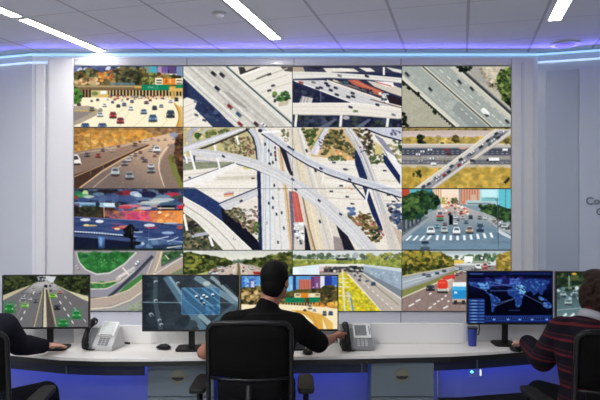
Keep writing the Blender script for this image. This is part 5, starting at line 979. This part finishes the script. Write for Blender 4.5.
o = obj('modesty_panel', strip(bl, -.10, .018, .04, DZ - T - .0006), M['blue'], desk); o['label'] = 'blue lit panel under the desk'
o = obj('modesty_panel', strip(br, -.10, .018, .36, DZ - T - .0006), M['blue'], desk); o['label'] = 'blue lit panel under the right part of the desk'
o = obj('plinth', strip(br, -.09, .03, .0, .359), M['edge'], desk); o['label'] = 'black plinth below the right blue panel'
for a, b in ((front[1].x, PX0 - .02), (PX1 + .02, PX2 - .02), (PX3 + .02, front[-2].x)): obj('light_strip', strip(between(a, b), .092, .012, DZ - T - .014, DZ - T - .0007), M['led_desk'], desk)
for px, py in ((62.5, 357), (363, 355.5), (480, 352)):
    p = D(px, py); obj('joint_strip', box(B(), p.x - .003, p.x + .003, p.y + .058, p.y + .069, DZ - T - .106, DZ - T - .035), M['ped'], desk)
# low upright screens along the back of the worktop
def low_screen(p0, p1, z1, m, label):
    bm = wall_slab(p0, p1, DZ + .0005, z1, .02, (0, 1, 0))
    o = obj('desk_screen', bm, m, desk, bevel=.004); o['label'] = label
low_screen(D(-40, 343.2), D(73, 343.2), .855, M['screengrey'], 'grey low screen at the left end of the desk')
low_screen(D(74, 343.2), D(207, 343.4), .846, M['screen'], 'pale low screen behind the silver phone')
low_screen(D(208, 343.4), D(338, 343.4), .842, M['screengrey'], 'grey low screen behind the person in black')
low_screen(D(339, 343.4), D(464, 343.4), .860, M['screen'], 'white low screen right of the held phone')
low_screen(D(467, 342), D(640, 336), .866, M['screengrey'], 'grey low screen behind the map monitor')
# small lit pilots on the blue panel
p = at(470, 370.5, 4.02)
t = thing('wall_switch', 'small plate with a cyan pilot and white switch glowing under the right desk', 'switch', (p.x, 3.966, p.z))
obj('plate', box(B(), -.022, .078, .012, .018, -.035, .035), M['blue'], t, bevel=.003); obj('pilot_lamp', disc(B(), (0, .009, .004), (0, 1, 0), .008, .008), M['cyan'], t); obj('rocker', box(B(), .054, .063, .004, .0115, -.020, .018), M['pilot'], t)

# pedestal cabinets
def pedestal(px0, px1, py, lock, label):
    Y = 3.80; x0, x1 = X(px0, Y), X(px1, Y); cx = (x0 + x1) / 2; w = x1 - x0
    r = thing('pedestal_cabinet', label, 'cabinet', (cx, Y, 0), 0, 'grey cabinets under the desk')
    top = DZ - T - .112
    obj('body', box(B(), -w / 2, w / 2, .018, .165, .03, top + .07), M['ped'], r, bevel=.003)
    dz = Z(397, Y)
    d = obj('door', box(B(), -w / 2 + .001, w / 2 - .001, 0, .0175, dz + .003, top + .075), M['ped'], r, bevel=.002)
    obj('drawer', box(B(), -w / 2 + .001, w / 2 - .001, 0, .0175, .035, dz - .003), M['ped'], r, bevel=.002)
    lx, lz = X(lock[0], Y) - cx, Z(lock[1], Y)
    g = obj('grommet', disc(B(), (lx, -.0025, lz), (0, 1, 0), .046, .004), M['lock'], d)
    bm = B(); prism(bm, [(lx + .040 * math.cos(a), -.0046, lz + .040 * math.sin(a) * .55 - .002) for a in [math.pi + math.pi * i / 12 for i in range(13)]], (0, -.002, 0))
    obj('slot', bm, M['lockdark'], d)
pedestal(147.5, 214, 363, (178, 377), 'grey cabinet under the desk left of the black office chair')
pedestal(371, 434, 362, (402, 375.5), 'grey cabinet under the desk right of the person in black')

# ---------------------------------------------------------------- monitors
def monitor(px0, px1, py0, py1, Y, rgb, label, polepx, basepx, yaw=0., cable=None):
    cx, w, h = X((px0 + px1) / 2, Y), (px1 - px0) * Y / F, (py1 - py0) * Y / F
    cz = CAMZ - ((py0 + py1) / 2 - 200) * Y / F
    r = thing('computer_monitor', label, 'monitor', (cx, Y, DZ), yaw, 'monitors on the control desk')
    z = cz - DZ
    obj('housing', prism(B(), [(a, 0, b + z) for a, b in rounded(w, h, .006, 3)], (0, .022, 0)), M['bezel'], r)
    obj('back_cover', loft(B(), [((0, .0225, z), (w * .42, 0, 0), (0, 0, h * .42)), ((0, .05, z), (w * .3, 0, 0), (0, 0, h * .3))], 24), M['black'], r)
    d = picture('display', rgb, w - .014, h - .020, -.0008, M['display_desk'], r); d.location.z = z + .003
    q = X(polepx, Y) - cx
    obj('stand_pole', box(B(), q - .02, q + .02, .0505, .072, .013, z), M['black'], r, bevel=.004)
    obj('stand_base', prism(B(), [(a + q, b + .085, .001) for a, b in rounded(basepx * Y / F, .15, .03, 4)], (0, 0, .012)), M['black'], r)
    if cable: obj('cable', tube(B(), cable, .004, 8), M['black'], r, smooth=True)
    return r
monitor(2.6, 89, 275, 329, 3.85, analysed_freeway(), 'monitor with green boxes around cars, left of the silver phone', 46.5, 34, math.radians(1.5))
monitor(142, 239, 275, 331.5, 3.83, thermal_view(), 'monitor with a blue grey night camera view, left of the person in black', 190, 32)
monitor(240.4, 338.5, 275, 331, 3.86, downtown_view(), 'monitor with a sunny downtown freeway, behind the person in black', 289, 32)
monitor(467, 553, 271, 324.6, 3.96, world_map(), 'monitor with a dark blue world map, left of the person in stripes', 508, 22, 0., [(-.205, .02, .165), (-.204, .012, .12), (-.208, .010, .09), (-.216, .012, .082)])
monitor(555.8, 641, 271.5, 325, 3.97, junction_view(), 'monitor with a street junction, mostly hidden by the person in stripes', 598, 22)

# ---------------------------------------------------------------- phones, mice, cup
def phone(loc, yaw, label, grey=False):
    r = thing('desk_phone', label, 'phone', loc, yaw, 'desk phones')
    m_ = M['midgrey'] if grey else M['silver']
    w, tilt = .150, math.radians(48 if not grey else 60)
    # wedge body, face rising to the back
    prof = [(0, -.095, .001), (0, .075, .001), (0, .075, .03), (0, .03, .125), (0, .012, .132), (0, -.095, .026)]
    obj('body', prism(B(), [(-w / 2 + .03, b, c) for _, b, c in prof], (w, 0, 0)), m_, r, bevel=.005)
    ft = Matrix.Translation((.03, -.0955, .027)) @ Matrix.Rotation(math.atan2(.106, .107), 4, 'X')   # face frame: x across, y up the face, z out
    Lf = .15
    fr = obj('screen_frame', box(B(), -.052, .066, .066, Lf + .022, .001, .010, ft), M['white'], r, bevel=.003)
    obj('screen', box(B(), -.042, .036 if grey else .05, .082, Lf + .012, .0105, .0115, ft), M['lcddark' if grey else 'lcd'], fr)
    bm = B()
    for i in range(4):
        for j in range(3): box(bm, -.034 + j * .026, -.016 + j * .026, .006 + i * .0145, .0155 + i * .0145, .0005, .0045, ft)
    obj('keypad', bm, M['silver' if grey else 'midgrey'], r)
    obj('softkeys', box(B(), .052, .060, .09, Lf + .005, .0105, .0122, ft) if grey else box(B(), -.04, .05, .070, .077, .0105, .0125, ft), M['midgrey'], r)
    obj('cradle', prism(B(), [(-.105, b, c * .86 + .0002) for _, b, c in prof], (.058, 0, 0)), M['midgrey'] if not grey else M['black'], r, bevel=.004)
    pts = [ft @ Vector(q) for q in ((-.106, -.016, .016), (-.106, .004, .040), (-.106, .04, .058), (-.106, .085, .060), (-.106, .125, .050), (-.106, .155, .028))]
    h = B(); tube(h, pts, [.024, .023, .017, .016, .022, .024], 14)
    for k in (0, 5): ball(h, pts[k], (.023, .023, .02), seg=14)
    hs = obj('handset', h, M['black'], r, smooth=True)
    for q in ((-.106, .0, .034), (-.106, .138, .042)):
        if not grey: obj('ear_pad', ball(B(), ft @ Vector(q), (.024, .018, .018), seg=14), M['silver'], hs, smooth=True)
    obj('stand_foot', tube(B(), [(.03, .074, .02), (.03, .095, .009), (.09, .10, .009), (.13, .095, .009)], .006, 8), M['black'], r, smooth=True)
    obj('cord', tube(B(), [(-.09, -.10, .008), (-.07, -.11, .006), (-.03, -.105, .006), (-.02, -.096, .008)], .004, 8), M['black'], r, smooth=True)
    return r
p = D(104, 348.2)
ph = phone((p.x, 3.966, DZ + .0005), math.radians(-12), 'silver desk phone with a black handset between two left monitors'); ph.scale = (1.0, 1.0, 1.12)
p = D(355, 349.4)
phone((p.x + .012, 3.955, DZ + .0005), math.radians(3), 'grey desk phone with a white framed display, gripped by the person in black', True)

def mouse(loc, yaw, label, s=1.0):
    r = thing('computer_mouse', label, 'mouse', loc, yaw, 'computer mice')
    bm = B(); loft(bm, [((0, -.052, .008), (.016, 0, 0), (0, 0, .006)), ((0, -.04, .014), (.028, 0, 0), (0, 0, .013)), ((0, -.01, .019), (.031, 0, 0), (0, 0, .0185)), ((0, .025, .015), (.028, 0, 0), (0, 0, .0145)), ((0, .05, .009), (.02, 0, 0), (0, 0, .0085))], 18)
    obj('shell', bm, M['black'], r, smooth=True)
    obj('sole', prism(B(), [(.033 * math.cos(a), .05 * math.sin(a), .0004) for a in [2 * math.pi * i / 20 for i in range(20)]], (0, 0, .0045)), M['chrome'], r)
    obj('wheel', disc(B(), (0, -.03, .027), (1, 0, 0), .009, .008, 16), M['chrome'], r)
    return r
mouse(tuple(D(162.5, 350.2) + Vector((0, .03, .0003))), math.radians(60), 'black mouse on the white desk under the night view monitor')
mouse(tuple(D(307.5, 353.4) + Vector((0, .0, .0003))), math.radians(8), 'black mouse by the right elbow of the person in black')
mouse((X(515.5, 3.88), 3.88, DZ + .0003), math.radians(5), 'black mouse under the hand of the person in stripes')

p = D(471.5, 345)
t = thing('plastic_cup', 'tapered blue cup with a dark rim under the corner of the map monitor', 'cup', (p.x, p.y - .02, DZ + .0005))
rim = []
bm = B(); loft(bm, [((0, 0, 0), (.026, 0, 0), (0, .026, 0)), ((0, 0, .118), (.033, 0, 0), (0, .033, 0)), ((0, 0, .118), (.030, 0, 0), (0, .030, 0)), ((0, 0, .006), (.023, 0, 0), (0, .023, 0))], 24)
obj('body', bm, M['bluecup'], t); bm = B(); loft(bm, [((0, 0, .1183), (.0345, 0, 0), (0, .0345, 0)), ((0, 0, .128), (.0345, 0, 0), (0, .0345, 0))], 24); obj('lid', bm, M['bezel'], t)
# ---------------------------------------------------------------- office chairs
def make_chair():
    r = thing('office_chair', 'x', 'chair', (0, 0, 0), 0, 'black mesh office chairs')
    tl = Matrix.Translation((0, -.25, .56)) @ Matrix.Rotation(math.radians(5), 4, 'X')      # back frame leans away
    W, H = .462, .535
    ring = [(a, 0, b + H / 2) for a, b in rounded(W - .026, H - .026, .055, 6)]
    bm = B(); P = [tl @ Vector((a, .045 * (abs(a) / (W / 2)) ** 2, c)) for a, _, c in ring]
    n = len(P); rows = []
    for i, p in enumerate(P):
        d = (P[(i + 1) % n] - P[i - 1]).normalized(); nrm = tl.to_3x3() @ Vector((0, 1, 0)); u = d.cross(nrm).normalized()
        rows.append([bm.verts.new(p + u * .013 * math.cos(k) + nrm * .013 * math.sin(k)) for k in [2 * math.pi * j / 10 for j in range(10)]])
    for i in range(n):
        for j in range(10): bm.faces.new([rows[i - 1][j - 1], rows[i - 1][j], rows[i][j], rows[i][j - 1]])
    obj('back_frame', bm, M['satin'], r, smooth=True)
    def sheet(w0, z0, z1, t):
        bm = B(); nx, nz = 12, 4
        g = [[[bm.verts.new(tl @ Vector((w0 * (i / nx - .5), .045 * (abs(w0 * (i / nx - .5)) / (W / 2)) ** 2 + s, z0 + (z1 - z0) * k / nz))) for i in range(nx + 1)] for k in range(nz + 1)] for s in (-t, t)]
        for s in range(2):
            for k in range(nz):
                for i in range(nx): bm.faces.new([g[s][k][i], g[s][k][i + 1], g[s][k + 1][i + 1], g[s][k + 1][i]])
        for k in range(nz):
            for i in (0, nx): bm.faces.new([g[0][k][i], g[0][k + 1][i], g[1][k + 1][i], g[1][k][i]])
        for i in range(nx):
            for k in (0, nz): bm.faces.new([g[0][k][i], g[0][k][i + 1], g[1][k][i + 1], g[1][k][i]])
        return bm
    obj('back_mesh', sheet(W - .052, .236, H - .028, .003), M['mesh'], r, smooth=True)
    obj('crossbar', tube(B(), [tl @ Vector((x, .045 * (abs(x) / (W / 2)) ** 2 - .004, .226)) for x in (-.205, -.1, 0, .1, .205)], .008, 8), M['satin'], r, smooth=True)
    obj('lumbar_pad', sheet(.33, .03, .214, .011), M['cloth'], r, smooth=True)
    obj('spine', tube(B(), [(0, -.275, .76), (0, -.285, .56), (0, -.27, .44), (0, -.12, .405), (0, 0, .405)], [.018, .022, .026, .026, .024], 12), M['black'], r, smooth=True)
    bm = B(); loft(bm, [((0, .0, .412), (.21, 0, 0), (0, .21, 0)), ((0, .0, .425), (.238, 0, 0), (0, .236, 0)), ((0, .0, .452), (.24, 0, 0), (0, .238, 0)), ((0, 0, .466), (.215, 0, 0), (0, .215, 0))], 40)
    obj('seat', bm, M['cloth'], r, smooth=True)
    for s in (-1, 1):
        bm = B(); tube(bm, [(s * .2, .0, .408), (s * .285, -.02, .43), (s * .297, -.03, .52), (s * .297, -.03, .668)], [.018, .018, .017, .016], 12)
        a = obj('armrest', bm, M['black'], r, smooth=True)
        prof = [(-.04, -.145), (.04, -.145), (.047, -.10), (.044, .1), (.03, .15), (-.03, .15), (-.044, .1), (-.047, -.10)]
        obj('arm_pad', prism(B(), [(s * .297 + u, v, .669) for u, v in prof], (0, 0, .028)), M['black'], a, bevel=.010)
    obj('gas_column', tube(B(), [(0, 0, .10), (0, 0, .25), (0, 0, .251), (0, 0, .41)], [.03, .03, .018, .018], 16), M['chrome'], r)
    bm = B()
    for k in range(5):
        a = 2 * math.pi * k / 5 + .3; tube(bm, [(0, 0, .115), (.16 * math.cos(a), .16 * math.sin(a), .1), (.30 * math.cos(a), .30 * math.sin(a), .075)], [.03, .024, .018], 10)
    obj('star_base', bm, M['black'], r, smooth=True)
    for k in range(5):
        a = 2 * math.pi * k / 5 + .3; c = Vector((.3 * math.cos(a), .3 * math.sin(a), .031))
        bm = B(); tv = Vector((-math.sin(a), math.cos(a), 0))
        for s in (-1, 1): disc(bm, c + tv * s * .014, tv, .030, .016, 18)
        obj('caster', bm, M['black'], r)
    return r

def copy_tree(o, parent=None):
    c = o.copy(); COL.objects.link(c); c.parent = parent
    for ch in o.children: copy_tree(ch, c)
    return c

chair = make_chair()
spots = [(-.264, 3.30, 0., 'black mesh office chair with its back to us, the person in black sits on it'),
         (-1.665, 3.06, math.radians(6), 'black office chair at the left edge, under the person in a dark sweater'),
         (1.55, 3.10, math.radians(3), 'black office chair at the right edge, under the person in stripes')]
for i, (x, y, a, lab) in enumerate(spots):
    if i:
        o = chair.copy(); COL.objects.link(o)
        for ch in chair.children:
            c = ch.copy(); COL.objects.link(c); c.parent = o
            for g in ch.children:
                d = g.copy(); COL.objects.link(d); d.parent = c
    else: o = chair
    o.location = (x, y, 0); o.rotation_euler = (0, 0, a); o['label'] = lab

# ---------------------------------------------------------------- people
def V(*a): return Vector(a)

def hand(bm, wrist, d, n, thumb, curl=.35, s=1.0, grip=0.):
    """wrist point, direction of the fingers, normal out of the back of the hand, thumb side"""
    d = d.normalized(); n = (n - d * n.dot(d)).normalized(); t = d.cross(n).normalized()
    if t.dot(thumb) < 0: t = -t
    loft(bm, [(wrist - d * .012, t * .024 * s, n * .017 * s), (wrist + d * .02 * s, t * .030 * s, n * .016 * s), (wrist + d * .06 * s, t * .041 * s, n * .015 * s), (wrist + d * .092 * s, t * .040 * s, n * .012 * s)], 16)
    for k, (off, ln) in enumerate(((.031, .070), (.0105, .079), (-.0105, .073), (-.031, .056))):
        p = wrist + d * (.088 - abs(off) * .12) * s + t * off * s
        dirn = (d + t * off * 1.6).normalized(); ang = 0.; q = [p - dirn * .02 * s, p]
        for m, fr in enumerate((.45, .31, .24)):
            ang += (curl + grip) * (1.0 if m else .7)
            q.append(q[-1] + (dirn * math.cos(ang) - n * math.sin(ang)) * ln * s * fr)
        limb(bm, q, [.0095 * s, .0095 * s, .0088 * s, .0080 * s, .0070 * s])
    b = wrist + d * .022 * s + t * .024 * s
    t1 = b + (t * .62 + d * .62 - n * .25).normalized() * .040 * s
    t2 = t1 + (t * (.25 - grip * .5) + d * .9 - n * (.3 + grip)).normalized() * .032 * s
    t3 = t2 + (t * (.0 - grip) + d * .95 - n * (.4 + grip)).normalized() * .026 * s
    limb(bm, [b - t * .012 * s, b, t1, t2, t3], [.013 * s, .0135 * s, .0115 * s, .0098 * s, .0082 * s])

def person(base, j, skin, shirt, trousers, hair_m, label, hair_style, sleeve, tw=.17, loose=0., head_yaw=0., head_pitch=0., hands=None, child_names=('shirt', 'trousers', 'hair')):
    base = Vector(base)
    up = (j['chest'] - j['pelvis']).normalized(); right = (j['sh_r'] - j['sh_l']).normalized(); fwd = up.cross(right).normalized()
    nb = j['chest'] + up * .115
    def torso(bm, g, full):
        p, c = j['pelvis'], j['chest']
        R = [(p - up * .06, .135, .10), (p + up * .02, .165, .115), (p.lerp(c, .35), .145, .105), (p.lerp(c, .7), .160, .112), (c, .178, .118), (c + up * .06, .160, .105)]
        R += [(c + up * .11, .10, .08)]
        loft(bm, [(q, right * (a * tw / .17 + g), fwd * (b * (tw / .17) ** .6 + g)) for q, a, b in R], 24)
        for s in ('sh_l', 'sh_r'): limb(bm, [c + up * .05, j[s]], [.085 + g, .066 + g])
    def arm(bm, s, g, upto=1.0):
        a, e, w = j['sh_' + s], j['el_' + s], j['wr_' + s]
        if upto >= 1: limb(bm, [a, a.lerp(e, .5), e, e.lerp(w, .35), w], [.062 + g, .052 + g, .043 + g, .042 + g, .028 + g])
        else: limb(bm, [a, a.lerp(e, .5), a.lerp(e, upto)], [.062 + g, .055 + g, .05 + g])
    def leg(bm, s, g):
        h, k, an = j['hip_' + s], j['kn_' + s], j['an_' + s]
        limb(bm, [h, h.lerp(k, .5), k, k.lerp(an, .35), an], [.092 + g, .078 + g, .060 + g, .058 + g, .040 + g])
    bm = B(); torso(bm, 0, True)
    for s in 'lr':
        arm(bm, s, 0); leg(bm, s, 0)
        limb(bm, [j['an_' + s], j['an_' + s] + fwd * .05 - V(0, 0, .045), j['an_' + s] + fwd * .17 - V(0, 0, .055)], [.040, .036, .028])
    hc = j['head']; rot = Matrix.Rotation(head_yaw, 3, 'Z') @ Matrix.Rotation(head_pitch, 3, 'X')
    def H(x, y, z): return hc + rot @ V(x, y, z)
    limb(bm, [nb - up * .03, nb.lerp(hc, .5), H(0, -.015, -.03)], [.066, .056, .058])
    ball(bm, H(0, -.012, .025), (.074, .094, .092), rot); ball(bm, H(0, .025, -.045), (.056, .066, .070), rot); ball(bm, H(0, .062, -.092), (.026, .022, .018), rot)
    ball(bm, H(0, .100, -.022), (.012, .018, .016), rot); limb(bm, [H(0, .086, .014), H(0, .108, -.022)], [.009, .012])
    ball(bm, H(0, .085, -.062), (.022, .012, .009), rot)
    for s in (-1, 1): ball(bm, H(s * .076, -.012, -.008), (.011, .018, .031), rot); ball(bm, H(s * .03, .08, .026), (.026, .014, .008), rot)
    for s in 'lr': hand(bm, j['wr_' + s], *hands[s])
    body = fuse('person', bm, skin, None, .0052, 3, base); body.location = base; tag(body, label, 'person')
    # clothes follow the body
    bm = B(); torso(bm, .014, True)
    for s in 'lr':
        arm(bm, s, .014 + loose, sleeve[s])
        if sleeve[s] >= 1: limb(bm, [j['wr_' + s].lerp(j['el_' + s], .06), j['wr_' + s].lerp(j['el_' + s], .3)], [.040, .048])
    limb(bm, [nb - up * .02, nb + (hc - nb) * .18], [.075, .066])
    top = fuse(child_names[0], bm, shirt, body, .008, 5, base)
    bm = B(); loft(bm, [(j['pelvis'] - up * .075, right * .15 * tw / .17, fwd * .12), (j['pelvis'] + up * .05, right * (.165 * tw / .17 + .017), fwd * .132)], 24)
    for s in 'lr': leg(bm, s, .013)
    fuse(child_names[1], bm, trousers, body, .009, 4, base)
    bm = B(); hair_style(bm, H, rot)
    fuse(child_names[2], bm, hair_m, body, .0055, 3, base)
    for s in (-1, 1):
        ey = obj('eye', ball(B(), H(s * .031, .0805, .009) - base, (.0125, .0105, .0075), rot, seg=14), M['eye'], body, smooth=True)
        obj('iris', ball(B(), H(s * .031, .0875, .009) - base, (.0058, .0045, .0058), rot, seg=12), M['iris'], ey, smooth=True)
    for s in 'lr':
        a = j['an_' + s]; bm = B(); limb(bm, [a - V(0, 0, .03) - fwd * .03, a + fwd * .06 - V(0, 0, .05), a + fwd * .19 - V(0, 0, .058)], [.050, .045, .034])
        fuse('shoe', bm, M['shoe'], body, .008, 4, base)
    return body

def short_hair(bm, H, rot):
    ball(bm, H(0, -.022, .038), (.081, .094, .090), rot); ball(bm, H(0, -.045, -.01), (.072, .066, .085), rot); ball(bm, H(0, .03, .085), (.062, .055, .034), rot)
    for s in (-1, 1): ball(bm, H(s * .066, -.01, .02), (.016, .032, .04), rot)

def bob_hair(bm, H, rot):
    ball(bm, H(0, -.02, .03), (.098, .108, .090), rot); ball(bm, H(0, -.04, -.03), (.110, .092, .090), rot)
    rnd = random.Random(5)
    for i in range(120):
        a = rnd.uniform(math.pi * .95, math.pi * 2.05); z = rnd.uniform(-.085, .07)
        rr = .110 * math.sqrt(max(.15, 1 - ((z + .01) / .135) ** 2))
        ball(bm, H(math.cos(a) * rr, math.sin(a) * rr - .02, z), rnd.uniform(.010, .019), rot, seg=10)
    for s in (-1, 1): ball(bm, H(s * .088, .015, -.03), (.022, .05, .075), rot)
    ball(bm, H(0, .04, .085), (.075, .06, .035), rot)

DN = V(0, 0, 1)
# the person in black, middle
J = dict(pelvis=V(-.235, 3.27, .605), chest=V(-.205, 3.33, .965), head=at(275.6, 281.5, 3.40), sh_l=V(-.385, 3.34, 1.005), sh_r=V(-.03, 3.36, .995),
         el_l=V(-.545, 3.36, .845), wr_l=V(-.605, 3.60, .782), el_r=V(.115, 3.56, .850), wr_r=at(331.5, 339.0, 3.76),
         hip_l=V(-.32, 3.30, .59), hip_r=V(-.15, 3.30, .59), kn_l=V(-.36, 3.68, .565), kn_r=V(-.10, 3.68, .565), an_l=V(-.36, 3.74, .10), an_r=V(-.10, 3.74, .10))
person((-.235, 3.30, 0), J, M['skin'], M['shirt'], M['trousers'], M['hairblack'], 'person in a black shirt seen from behind in the middle, right hand on the phone', short_hair,
       dict(l=.55, r=.98), .178, 0., math.radians(-22), math.radians(-4),
       dict(l=(V(-.03, 1, -.10), V(-.2, .1, 1), V(1, 0, 0), .16), r=(V(.36, .9, .12), V(-.6, .25, .8), V(0, -.1, 1), .55, 1.0, .12)))
# person at the left edge
J = dict(pelvis=V(-1.71, 3.07, .605), chest=V(-1.79, 3.17, .965), head=V(-1.79, 3.25, 1.24), sh_l=V(-1.96, 3.20, 1.01), sh_r=V(-1.625, 3.20, 1.02),
         el_l=V(-2.04, 3.42, .80), wr_l=V(-2.03, 3.68, .785), el_r=V(-1.66, 3.45, .865), wr_r=at(42, 346.0, 3.73),
         hip_l=V(-1.79, 3.09, .59), hip_r=V(-1.63, 3.09, .59), kn_l=V(-1.85, 3.48, .565), kn_r=V(-1.51, 3.47, .57), an_l=V(-1.85, 3.55, .10), an_r=V(-1.50, 3.55, .10))
person((-1.73, 3.10, 0), J, M['skinpale'], M['navy'], M['trousers'], M['hairblack'], 'person in a dark sweater cut by the left edge, forearm resting on the desk', short_hair,
       dict(l=1.0, r=1.0), .17, .006, math.radians(-8), 0.,
       dict(l=(V(.1, 1, -.1), V(0, .1, 1), V(1, 0, 0), .16), r=(V(.75, .8, -.10), V(.1, .1, 1), V(-1, .5, 0), .2)), ('sweater', 'trousers', 'hair'))
# woman in a striped sweater, right
J = dict(pelvis=V(1.57, 3.09, .605), chest=V(1.59, 3.16, .955), head=at(601, 291.5, 3.22), sh_l=V(1.44, 3.20, .995), sh_r=V(1.81, 3.17, 1.0),
         el_l=V(1.405, 3.385, .795), wr_l=at(528, 343.5, 3.70), el_r=V(1.90, 3.38, .80), wr_r=V(1.82, 3.66, .80),
         hip_l=V(1.50, 3.12, .59), hip_r=V(1.67, 3.12, .59), kn_l=V(1.41, 3.44, .585), kn_r=V(1.76, 3.52, .57), an_l=V(1.41, 3.52, .10), an_r=V(1.76, 3.57, .10))
w = person((1.62, 3.10, 0), J, M['skinpale'], M['knit'], M['trousers'], M['hairbrown'], 'person with brown hair in a dark red striped sweater, hand on a mouse', bob_hair,
       dict(l=1.0, r=1.0), .195, .013, math.radians(10), 0.,
       dict(l=(V(-.16, 1, -.14), V(0, .12, 1), V(1, 0, 0), .30), r=(V(-.1, 1, 0), V(0, .1, 1), V(-1, 0, 0), .2)), ('striped_sweater', 'trousers', 'hair'))
nb = J['chest'] + (J['chest'] - J['pelvis']).normalized() * .115
bm = B(); u = (J['head'] - nb).normalized(); x_, y_ = frame_of(u)
loft(bm, [(nb - u * .008, x_ * .083, y_ * .083), (nb + u * .02, x_ * .078, y_ * .078), (nb + u * .036, x_ * .073, y_ * .073), (nb + u * .034, x_ * .066, y_ * .066), (nb + u * .0, x_ * .07, y_ * .07)], 24)
bmesh.ops.translate(bm, verts=bm.verts[:], vec=-Vector((1.62, 3.10, 0)))
o = obj('collar', bm, M['collar'], w, smooth=True); o['label'] = 'white shirt collar'

# ---------------------------------------------------------------- camera, world, view
cam = bpy.data.cameras.new('camera'); cam.sensor_width = 36; cam.lens = 36 * F / 600
co = bpy.data.objects.new('camera', cam); COL.objects.link(co)
co.location = (0, 0, CAMZ); co.rotation_euler = (math.pi / 2, 0, 0); cam.clip_start = .05
SC.camera = co
wd = bpy.data.worlds.new('world'); SC.world = wd; wd.use_nodes = True
wd.node_tree.nodes['Background'].inputs[0].default_value = (.02, .02, .025, 1)
SC.view_settings.view_transform = 'Standard'; SC.view_settings.look = 'None'; SC.view_settings.gamma = 1; SC.view_settings.use_curve_mapping = False
SC.view_settings.exposure = 0.0
SC.cycles.use_denoising = True
SC.cycles.max_bounces = 8; SC.cycles.diffuse_bounces = 5
SC.cycles.sample_clamp_indirect = 6
